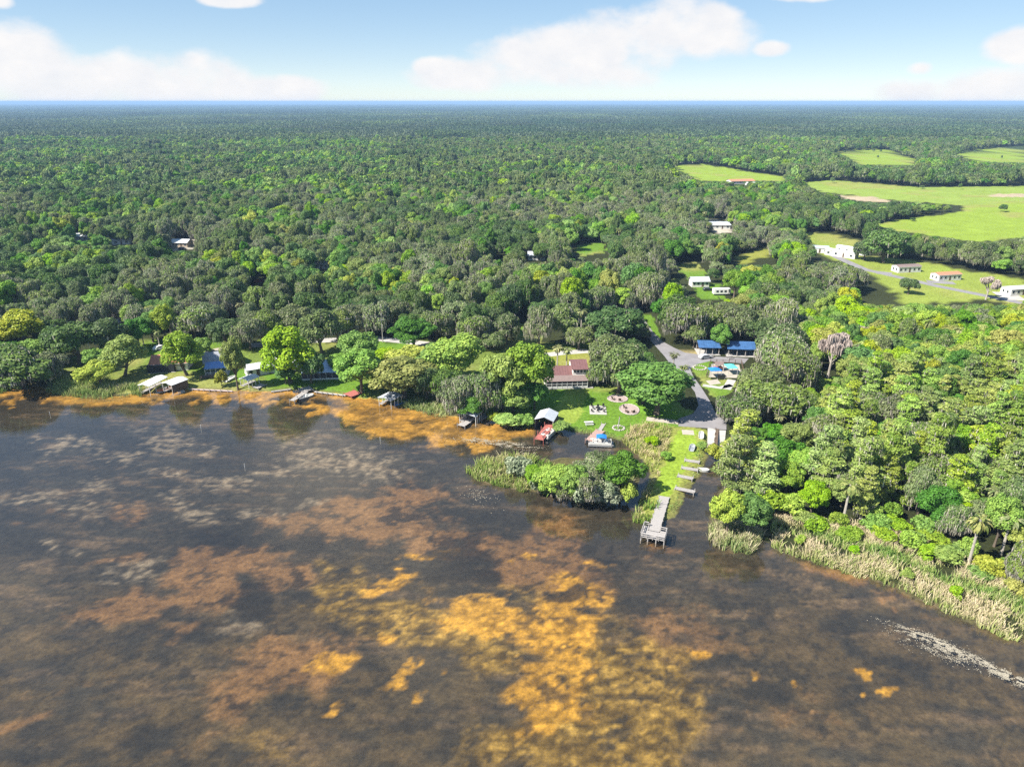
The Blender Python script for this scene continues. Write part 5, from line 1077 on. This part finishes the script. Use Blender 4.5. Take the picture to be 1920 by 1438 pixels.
# fishing pier: long walk and platform with railings
def fishing_pier():
    c, a, L_ = frame_px((1226, 995), (1246, 930), .95); e = empty('fishing_pier', (c.x, c.y, 0), a); z = .95; x0, x1 = -L_ / 2, L_ / 2
    planks('walkway_deck', e, x0, x1, -1.05, 1.05, z, 'wood', 'x', .3)
    for y in (-.9, .9): MB().box(x0, x1, y - .06, y + .06, z - .28, z - .06).build('joist', 'wood_dark', e)
    for i in range(8):
        for y in (-1.12, 1.12): MB().cyl(x0 + .3 + i * (L_ - .6) / 7, y, -1.4, z + .1, .12, 8).build('piling', 'wood', e)
    b = 0.17; cb, sb = math.cos(b), math.sin(b)
    planks('platform_deck', e, x0 - 2.9, x0 - .16, -2.5, 2.1, z, 'wood', 'x', .3)
    planks('platform_deck', e, x0 - .14, x0 + 1.3, 1.2, 2.1, z, 'wood', 'x', .3); planks('platform_deck', e, x0 - .14, x0 + .4, -2.5, -1.2, z, 'wood', 'x', .3)
    for x in (x0 - 2.8, x0 - 1.5, x0 - .3):
        for y in (-2.45, -.9, .7, 2.05): MB().cyl(x, y, -1.4, z - .06, .12, 8).build('piling', 'wood', e)
    def rail(p, q):
        n = max(2, int((Vector(q) - Vector(p)).length / 1.1) + 1)
        for i in range(n):
            t = i / (n - 1); x = p[0] + (q[0] - p[0]) * t; y = p[1] + (q[1] - p[1]) * t; box('rail_post', 'wood', e, x - .06, x + .06, y - .06, y + .06, z - .3, z + .86)
        MB().beam((*p, z + .9), (*q, z + .9), .15).build('handrail', 'wood', e); MB().beam((*p, z + .48), (*q, z + .48), .1).build('handrail', 'wood', e)
    X = x0 - 2.9; rail((X, -2.5), (X, 2.1)); rail((X, -2.5), (x0 + .4, -2.5)); rail((X, 2.1), (x0 + 1.3, 2.1)); rail((x0 + 1.3, 2.1), (x0 + 1.3, 1.25)); rail((x0 + .4, -2.5), (x0 + .4, -1.25))
    for y in (-1.5, 1.2): bn = box('bench', 'wood', e, X + .3, X + .7, y - .7, y + .7, z + .42, z + .5); box('bench_leg', 'wood', bn, X + .45, X + .55, y - .6, y - .5, z, z + .42); box('bench_leg', 'wood', bn, X + .45, X + .55, y + .5, y + .6, z, z + .42)
    tag(e, 'weathered grey fishing pier with railed platform at the tip of the spit', 'pier')
fishing_pier()
# boat ramp lanes and divider, sloping under the water
def ramp(px, label, mt='concrete'):
    (a, b, c, d) = px; A, B_ = at(*a, LAND + .02), at(*b, LAND + .02); C_, D = at(*c, -.25), at(*d, -.25); mb = MB().slab([tuple(A), tuple(D), tuple(C_), tuple(B_)], .25)
    o = mb.build('boat_ramp', mt); tag(o, label, 'boat ramp')
ramp([(1327, 801), (1342, 805), (1340, 846), (1326, 846)], 'pale concrete ramp lane beside the weedy docks')
ramp([(1346, 806), (1361, 807), (1358, 842), (1343, 844)], 'pale concrete ramp lane beside the tall cypress')
e = empty('ramp_dock', (*at(1342.5, 826, 0)[:2], 0), 0); c, a, L_ = frame_px((1341, 846), (1345, 806), .5); e.location = (c.x, c.y, 0); e.rotation_euler[2] = a
box('deck', 'wood_dark', e, -L_ / 2, L_ / 2, -.35, .35, .72, .84)
for i in range(5): MB().cyl(-L_ / 2 + .3 + i * (L_ - .6) / 4, .42, -1, 1.3, .09, 7).build('piling', 'wood_dark', e)
tag(e, 'narrow dark courtesy dock between the two concrete ramp lanes', 'dock')
# seawalls
def seawall(px, label, mt='concrete'):
    pts = [at(x, y, LAND) for x, y in px]; mb = MB()
    for p, q in zip(pts[:-1], pts[1:]): mb.beam((p.x, p.y, .3), (q.x, q.y, .3), .4)
    e_ = empty('seawall', (0, 0, 0)); mb.build('wall', mt, e_)
    for p, q in zip(pts[:-1], pts[1:]):
        n = max(1, int((q - p).length / 1.6))
        for i in range(n): t = (i + .5) / n; v = p.lerp(q, t); MB().cyl(v.x, v.y - .42, -.5, .75, .1, 6).build('post', 'wood', e_)
    tag(e_, label, 'seawall')
seawall([(1040, 789), (1060, 793), (1078, 795)], 'short low seawall beside the grey boathouse', 'wood'); seawall([(356, 728), (420, 731), (436, 732)], 'sandy-coloured seawall below the blue-roofed porch', 'paver'); seawall([(508, 733), (546, 728)], 'timber seawall left of the wide grey dock', 'wood'); seawall([(590, 733), (648, 740)], 'timber seawall between the wide grey dock and the red dock', 'wood')

# --- boats
def hull(mb, L_, W_, H_, bow=.35, z=0.0):
    st = []; n = 9
    for i in range(n):
        t = i / (n - 1); w = W_ / 2 * (1 if t < 1 - bow else math.sqrt(max(0.0, 1 - ((t - 1 + bow) / bow) ** 2)) * .97 + .03); sh = H_ * (1 + .25 * t * t)
        st.append([mb.bm.verts.new((t * L_ - L_ / 2, y, zz + z)) for y, zz in ((-w, sh), (-w * .85, H_ * .3), (0, .06 * H_ * t), (w * .85, H_ * .3), (w, sh))])
        st[-1] += [mb.bm.verts.new((t * L_ - L_ / 2, y, zz + z)) for y, zz in ((w * .86, sh), (w * .7, H_ * .35), (-w * .7, H_ * .35), (-w * .86, sh))]
    for a_, b_ in zip(st[:-1], st[1:]):
        for j in range(9): mb.bm.faces.new((a_[j], a_[(j + 1) % 9], b_[(j + 1) % 9], b_[j]))
    mb.bm.faces.new(st[0][::-1]); mb.bm.faces.new(st[-1]); return mb
def skiff(name, label, px, rz, L_=4.6, W_=1.7, mt='white', z=-.12, lift=0.0, motor=True, cons=True):
    p = at(*px, 0); e = empty(name, (p.x, p.y, lift), rz); hull(MB(), L_, W_, .62, z=z).build('hull', mt, e)
    for x in (-L_ * .22, L_ * .08): box('seat', 'alu' if mt != 'white' else 'pale_wall', e, x - .16, x + .16, -W_ * .38, W_ * .38, .22, .3)
    if motor: m = box('outboard_motor', 'black', e, -L_ / 2 - .35, -L_ / 2 - .02, -.18, .18, .3, .85, .05); box('motor_leg', 'black', m, -L_ / 2 - .25, -L_ / 2 - .1, -.06, .06, -.4, .3)
    if cons: c_ = box('console', 'white', e, -.1, .4, -.3, .3, .24, .95, .05); box('windscreen', 'glass', c_, .36, .4, -.28, .28, .952, 1.25)
    return tag(e, label, 'boat')
def pontoon(label, px, rz, L_=6.4, W_=2.5, cover='blue_fabric', fence='white'):
    p = at(*px, 0); e = empty('pontoon_boat', (p.x, p.y, 0), rz)
    for y in (-W_ * .36, W_ * .36):
        V, F = tube([(-L_ / 2, y, .05), (L_ / 2 - .6, y, .05), (L_ / 2, y, .22)], [.3, .3, .06], 10); link(bpy.data.objects.new('float', np_mesh('float', V, F, [M['alu']])), e)
    box('deck', 'wood', e, -L_ / 2, L_ / 2 - .2, -W_ / 2, W_ / 2, .36, .44)
    for y in (-W_ / 2 + .02, W_ / 2 - .06): box('fence_panel', fence, e, -L_ / 2 + .4, L_ / 2 - .7, y, y + .04, .44, 1.05)
    box('fence_panel', fence, e, L_ / 2 - .7, L_ / 2 - .66, -W_ / 2 + .07, W_ / 2 - .07, .44, 1.05)
    for x, y in ((-1.6, .6), (-1.6, -.6), (1.2, .65), (1.2, -.65)): s_ = box('seat', 'pale_wall', e, x - .5, x + .5, y - .35, y + .35, .44, .85, .04); box('seat_back', 'pale_wall', s_, x - .55, x - .45, y - .35, y + .35, .853, 1.2)
    if cover:
        q = MB(); n = 7
        for i in range(n): pass
        prof = [(-1.25 + 2.5 * i / 8, 2.15 + .22 * math.sin(math.pi * i / 8)) for i in range(9)]; prof += [(x, z - .05) for x, z in prof[::-1]]
        MB().prism(prof, -W_ / 2 + .1, W_ / 2 - .1).build('canopy', cover, e)
        for x in (-1.15, 1.15):
            for y in (-W_ / 2 + .15, W_ / 2 - .15): MB().beam((x * .4, y, 1.0), (x, y, 2.14), .05).build('canopy_pole', 'alu', e)
    m = box('outboard_motor', 'black', e, -L_ / 2 - .45, -L_ / 2 - .05, -.2, .2, .3, 1.0, .05); box('motor_leg', 'black', m, -L_ / 2 - .3, -L_ / 2 - .15, -.06, .06, -.5, .3)
    return tag(e, label, 'boat')
pontoon('pontoon boat with blue canopy tied at the brown dock', (1127, 833), R(-6))
pontoon('open white pontoon boat with red seats beside the red dock', (1028, 816), R(62), 5.6, 2.3, cover=None)
skiff('skiff', 'white skiff moored along the narrow diagonal grey dock', (574, 745), R(38), 4.8, 1.8)
skiff('skiff', 'white skiff at the end of the second canal dock', (1315, 883), R(-12), 3.6, 1.4, cons=False)
skiff('motorboat', 'orange-brown boat stored under the white-roofed shelter', (313, 733), R(215), 5.2, 2.0, 'orange_hull', lift=.35)
skiff('motorboat', 'white boat on the shore beside the small white-roofed shelter', (432, 716), R(70), 4.6, 1.8, lift=.75, cons=False)
skiff('jon_boat', 'small white boat pulled up on grass beside the ramp', (1314, 822), R(75), 3.4, 1.3, 'white', lift=.75, motor=False, cons=False)
skiff('jon_boat', 'grey aluminium jon boat lying upright on the spit grass', (1297, 846), R(70), 3.2, 1.4, 'alu', lift=.75, motor=False, cons=False)
skiff('skiff', 'small boat kept beside the tin-roofed shelter with brown patches', (752, 757), R(30), 4.2, 1.6, 'blue_fabric', cons=False)

# --- lawn furniture
def picnic(label, px, rz, mt='white', L_=2.0):
    p = at(*px, LAND); e = empty('picnic_table', (p.x, p.y, LAND), rz); box('tabletop', mt, e, -L_ / 2, L_ / 2, -.45, .45, .72, .79)
    for y in (-.85, .85): box('bench', mt, e, -L_ / 2, L_ / 2, y - .16, y + .16, .42, .48)
    for x in (-L_ * .35, L_ * .35): MB().beam((x, -.85, 0), (x, .3, .72), .09).build('leg', mt, e); MB().beam((x + .1, .85, 0), (x + .1, -.3, .72), .09).build('leg', mt, e)
    return tag(e, label, 'picnic table')
picnic('white picnic table with benches on the lawn by the cove', (1104, 796), R(5), L_=2.3); 
p = at(1121, 769, LAND); e = tag(empty('patio_slab', (p.x, p.y, LAND), R(-4)), 'white concrete slab on the lawn holding black patio furniture', 'patio slab'); box('slab', 'concrete', e, -2.3, 2.3, -3.0, 3.0, -.02, .1)
def patio_chair(x, y, rz, lab):
    v = Matrix.Rotation(R(-4), 3, 'Z') @ Vector((x, y, 0)); c_ = empty('patio_chair', (p.x + v.x, p.y + v.y, LAND + .1), rz); box('seat', 'black', c_, -.28, .28, -.28, .28, .4, .46); box('backrest', 'black', c_, -.28, .28, .24, .3, .46, 1.0)
    for sx in (-.24, .24):
        for sy in (-.24, .24): box('leg', 'black', c_, sx - .03, sx + .03, sy - .03, sy + .03, 0, .4)
    return tag(c_, lab, 'chair', 'black chairs on the white slab')
v0 = p
t = empty('patio_table', (p.x, p.y, LAND + .1), 0); MB().cyl(0, 0, .7, .75, .75, 16).build('tabletop', 'black', t); MB().cyl(0, 0, 0, .7, .08, 8).build('pedestal', 'black', t); tag(t, 'round black patio table on the white slab', 'table')
for (x, y, a) in [(-1.2, .3, 90), (1.2, .2, -90), (.1, 1.4, 0), (-.1, -1.4, 180), (-1.5, 2.0, 30), (1.5, 2.1, -30), (1.6, -1.6, -120), (-1.6, -1.6, 120)]: patio_chair(x, y, R(a), 'black patio chair standing on the white lawn slab')
# stone ring with the leaning post
p = at(1159, 803, LAND); e = tag(empty('wooden_post', (p.x, p.y, LAND), 0), 'weathered wooden post standing upright in a ring of pale stones', 'post'); MB().cyl(0, 0, -.1, 3.3, .16, 9, .12, .25, .05).build('shaft', 'wood', e); MB().cyl(.25, .05, 3.3, 3.4, .17, 9).build('cap', 'wood_dark', e)
def stones(name, cpx, rad, n, label, squash=1.0):
    p_ = at(*cpx, LAND); e_ = tag(empty(name, (p_.x, p_.y, LAND), 0), label, 'stone ring'); 
    bmx = bmesh.new(); bmesh.ops.create_icosphere(bmx, subdivisions=1, radius=.3)
    for v in bmx.verts: v.co *= random.uniform(.8, 1.15)
    me = bpy.data.meshes.new('stone'); bmx.to_mesh(me); bmx.free(); me.materials.append(M['stone'])
    for i in range(n):
        a_ = 2 * math.pi * i / n; o = link(bpy.data.objects.new('stone', me), e_); o.location = (rad * math.cos(a_), rad * squash * math.sin(a_), .1); o.rotation_euler = (random.random() * 6, random.random() * 6, random.random() * 6); o.scale = [random.uniform(.8, 1.4)] * 3
    return e_
stones('stone_ring', (1160, 803), 1.5, 16, 'ring of pale stones around the wooden post'); stones('stone_ring', (1312, 690), 2.0, 18, 'ring of white stones on the grass by the playground')
# paved terraces with furniture
for cpx, rx, ry, lab in [((1180, 768), 2.6, 3.6, 'rounded pinkish paved terrace at the foot of the huge oak'), ((1158, 748), 2.8, 2.6, 'pinkish paved terrace behind the slab at the lawn top')]:
    p = at(*cpx, LAND); e = tag(empty('terrace', (p.x, p.y, LAND), 0), lab, 'terrace'); mb = MB(); pts = [(rx * math.cos(2 * math.pi * i / 20), ry * math.sin(2 * math.pi * i / 20), .09) for i in range(20)]; mb.slab(pts, .12).build('paving', 'paver', e)
    for i in range(20):
        a_ = 2 * math.pi * i / 20; a2 = a_ + .29; MB().beam(((rx + .1) * math.cos(a_), (ry + .1) * math.sin(a_), .12), ((rx + .1) * math.cos(a2), (ry + .1) * math.sin(a2), .12), .2).build('edging_stone', 'stone', e)
def adirondack(px, rz, lab):
    p_ = at(*px, LAND); c_ = empty('garden_chair', (p_.x, p_.y, LAND + .09), rz); MB().slab([(-.32, -.3, .42), (.32, -.3, .42), (.32, .3, .3), (-.32, .3, .3)], .05).build('seat', 'wood_dark', c_); MB().slab([(-.32, .26, .3), (.32, .26, .3), (.32, .6, 1.0), (-.32, .6, 1.0)], .06).build('backrest', 'wood_dark', c_)
    for sx in (-.36, .36): box('armrest', 'wood_dark', c_, sx - .06, sx + .06, -.32, .45, .58, .62); box('leg', 'wood_dark', c_, sx - .04, sx + .04, -.3, -.22, 0, .58); box('leg', 'wood_dark', c_, sx - .04, sx + .04, .3, .38, 0, .58)
    tag(c_, lab, 'chair', 'dark garden chairs on the terraces')
for q, a_ in (((1172, 766), 60), ((1176, 774), 120), ((1187, 774), 200)): adirondack(q, R(a_), 'dark wooden garden chair on the rounded terrace under the oak')
for q, a_ in (((1150, 750), 60), ((1162, 752), 170)): adirondack(q, R(a_), 'dark wooden garden chair on the upper paved terrace')
# --- park: pavilions, playground, fence
def pavilion(px, Lx, Ly, rz, label):
    p_ = at(*px, LAND); e_ = empty('pavilion', (p_.x, p_.y, LAND), rz); r = gable(MB(), -Lx / 2, Lx / 2, -Ly / 2, Ly / 2, 2.7, 1.5, 'x', .12).build('roof', 'blue_metal', e_); seams(r, 'blue_metal', -Lx / 2, Lx / 2, -Ly / 2, Ly / 2, 2.7, 1.5, 'x', .8)
    box('floor', 'concrete', e_, -Lx / 2, Lx / 2, -Ly / 2, Ly / 2, -.02, .08)
    for i in range(4):
        for y in (-Ly / 2 + .5, Ly / 2 - .5): box('post', 'wood', e_, -Lx / 2 + .5 + i * (Lx - 1.2) / 3, -Lx / 2 + .7 + i * (Lx - 1.2) / 3, y - .1, y + .1, .08, 2.8)
    box('back_wall', 'wood_dark', e_, -Lx / 2 + .5, Lx / 2 - .5, Ly / 2 - .45, Ly / 2 - .35, .08, 2.6)
    tag(e_, label, 'pavilion')
pavilion((1326, 660), 7.5, 7, R(-3), 'blue-roofed picnic pavilion half under the oaks by the road'); pavilion((1385, 662), 9.5, 8, R(-5), 'larger blue-roofed picnic pavilion right of the green tree')
for q, a_, lab in [((1318, 668), 10, 'grey picnic table in the shade before the smaller pavilion'), ((1332, 669), -5, 'grey picnic table between the road and the smaller pavilion'), ((1368, 672), 15, 'grey picnic table in front of the larger pavilion')]: picnic(lab, q, R(a_), 'wood')
def fence(pxs, label, h=1.2, step=2.0, mt='wood_dark'):
    pts = [at(x, y, LAND) for x, y in pxs]; o = pts[0]; e_ = empty('fence', (o.x, o.y, LAND), 0)
    for a_, b_ in zip(pts[:-1], pts[1:]):
        d = b_ - a_; n = max(1, round(d.length / step))
        for i in range(n): v = a_ + d * i / n - o; box('post', mt, e_, v.x - .08, v.x + .08, v.y - .08, v.y + .08, 0, h)
        for z in (h * .4, h * .85): u = a_ - o; w = b_ - o; MB().beam((u.x, u.y, z), (w.x, w.y, z), .08).build('rail', mt, e_)
    tag(e_, label, 'fence')
fence([(1324, 708), (1332, 680), (1390, 681), (1396, 708)], 'dark post-and-rail fence around the sandy playground')
def canopy(px, Lx, Ly, h, mt, label, shape='hip'):
    p_ = at(*px, LAND); e_ = empty('shade_canopy', (p_.x, p_.y, LAND), R(6)); mb = MB(); a_ = [(-Lx / 2, -Ly / 2, h), (Lx / 2, -Ly / 2, h), (Lx / 2, Ly / 2, h), (-Lx / 2, Ly / 2, h)]; top = (0, 0, h + .8)
    for i in range(4): mb.slab([a_[i], a_[(i + 1) % 4], top], .05)
    mb.build('canopy', mt, e_)
    for x, y, _z in a_: MB().cyl(x * .92, y * .92, 0, h + .02, .07, 7).build('post', 'alu', e_)
    tag(e_, label, 'shade canopy')
canopy((1339, 706), 3.6, 3.0, 2.4, 'blue_fabric', 'blue shade canopy over the playground corner'); canopy((1369, 700), 3.2, 4.0, 2.4, 'aqua_fabric', 'aqua shade canopy on the sandy playground')
p = at(1346, 694, LAND); e = empty('playhouse', (p.x, p.y, LAND), R(8)); gable(MB(), -1.5, 1.5, -1.2, 1.2, 2.2, .7, 'x', .08).build('roof', 'brown_roof', e)
for x in (-1.3, 1.3):
    for y in (-1.0, 1.0): box('post', 'wood', e, x - .07, x + .07, y - .07, y + .07, 0, 2.25)
box('platform', 'wood_red', e, -1.3, 1.3, -1, 1, 1.0, 1.1); MB().slab([(1.3, -.35, 1.1), (3.0, -.35, .15), (3.0, .35, .15), (1.3, .35, 1.1)], .06).build('slide', 'aqua_fabric', e); tag(e, 'brown-roofed playhouse with slide on the sandy playground', 'playhouse')
p = at(1352, 712, LAND); e = empty('park_sign', (p.x, p.y, LAND), R(0)); box('panel', 'black', e, -1.2, 1.2, -.05, .05, .5, 1.6); [box('post', 'wood', e, x - .06, x + .06, -.055, .055, 0, .5) for x in (-1.1, 1.1)]; tag(e, 'dark low panel standing at the playground entrance', 'panel')
# --- vehicles
def car(label, px, rz, mt, z=LAND, kind='car'):
    p_ = at(*px, z); e_ = empty(kind, (p_.x, p_.y, z), rz)
    MB().prism([(-2.2, .3), (2.2, .3), (2.25, .7), (1.4, .88), (.7, 1.42), (-1.3, 1.45), (-2.1, .95), (-2.25, .7)], -.88, .88).build('body', mt, e_, .06)
    MB().prism([(1.22, .95), (.66, 1.36), (-1.22, 1.38), (-1.8, .98)], -.9, .9).build('side_window', 'glass', e_); MB().slab([(1.36, -.75, .93), (1.36, .75, .93), (.75, .7, 1.41), (.75, -.7, 1.41)], .03).build('windscreen', 'glass', e_)
    for x in (-1.4, 1.4):
        for y in (-.86, .7):
            w = MB(); a1 = [(x + .34 * math.cos(t_), .34 + .34 * math.sin(t_)) for t_ in np.linspace(0, 2 * math.pi, 13)[:-1]]; w.prism(a1, y - .04, y + .2).build('wheel', 'rubber', e_)
    for y in (-.7, .5): box('headlight', 'white', e_, 2.2, 2.27, y, y + .25, .6, .72)
    tag(e_, label, 'car')
car('white car parked on the sandy driveway behind the terracotta roof', (300, 655), R(60), 'car_white'); car('red car parked in the wood above the grey mossy oaks', (485, 530), R(20), 'car_red'); car('dark car on the sandy lot in the wood', (342, 468), R(0), 'car_dark'); car('white car parked under trees beside the road', (1190, 580), R(10), 'car_white'); car('silver car parked under trees off the road', (1168, 572), R(5), 'car_silver'); car('dark car on the lawn beside the white camper', (1327, 545), R(5), 'car_dark'); car('silver car in the shade before the smaller pavilion', (1322, 672), R(20), 'car_silver')
car('dark car beside the grey-roofed house with blue porch', (398, 664), R(40), 'car_dark')
p = at(1352, 553, LAND); e = empty('camper', (p.x, p.y, LAND), R(3)); MB().prism([(-3.8, .6), (3.6, .6), (3.9, 1.2), (3.6, 3.0), (-3.8, 3.0)], -1.2, 1.2).build('body', 'car_white', e, .1)
for x in (-2.2, -.4, 1.4): window(e, x, 1.6, -1.21, .8, .6, fm='black')
door(e, 2.6, -1.22, 1.8, .7, 'white', .75); box('roof_vent', 'white', e, -.5, .3, -.3, .3, 3.0, 3.15)
for x in (-.8, .2):
    for y in (-1.1, .9): MB().prism([(x + .36 * math.cos(t_), .36 + .36 * math.sin(t_)) for t_ in np.linspace(0, 2 * math.pi, 13)[:-1]], y, y + .2).build('wheel', 'rubber', e)
tag(e, 'white camper trailer parked on the lawn in the wood', 'camper')
# --- poles
def utility_pole(px, h, label):
    p_ = at(*px, LAND); e_ = empty('utility_pole', (p_.x, p_.y, LAND), R(20)); MB().cyl(0, 0, -.3, h, .16, 8, .1).build('shaft', 'wood', e_); a_ = box('crossarm', 'wood', e_, -1.1, 1.1, -.16, -.08, h - .9, h - .78)
    for x in (-1, -.4, .4, 1): MB().cyl(x, -.12, h - .78, h - .62, .05, 6).build('insulator', 'white', a_)
    tag(e_, label, 'utility pole')
utility_pole((490, 642), 10, 'utility pole beside the back road behind the white outbuilding'); utility_pole((655, 645), 10, 'utility pole on the back road behind the tall bright tree'); utility_pole((718, 642), 9, 'utility pole at the lawn where the back road comes into view'); utility_pole((1175, 586), 9, 'utility pole beside the road under the trees')
for q, lab in [((377, 803), 'white marker pole standing in open water off the round tree'), ((459, 876), 'white marker pole farthest out in the open water'), ((713, 826), 'white marker pole at the edge of the golden weed mat'), ((94, 778), 'white marker pole off the broad shore oak')]:
    p = at(*q, 0); e = tag(empty('marker_pole', (p.x, p.y, 0), 0), lab, 'marker pole'); MB().cyl(0, 0, -1.2, .9, .05, 8).build('shaft', 'white', e); MB().cyl(0, 0, .9, .96, .07, 8).build('cap', 'white', e)

# ------------------------------------------------------------------ haze: one closed box of even pale air
def haze():
    m = bpy.data.materials.new('haze'); m.use_nodes = True; nt = m.node_tree; nt.nodes.clear(); out = nt.nodes.new('ShaderNodeOutputMaterial'); v = nt.nodes.new('ShaderNodeVolumePrincipled')
    v.inputs['Color'].default_value = (0.40, 0.62, 0.94, 1); v.inputs['Density'].default_value = HAZE; v.inputs['Anisotropy'].default_value = 0.0
    nt.links.new(v.outputs[0], out.inputs['Volume'])
    o = MB().box(-62000, 62000, -61500, 62000, -3, 88).build('haze', m); tag(o, 'thin blue haze lying over the far wood', kind='stuff')
HAZE = 1.0e-4
haze()
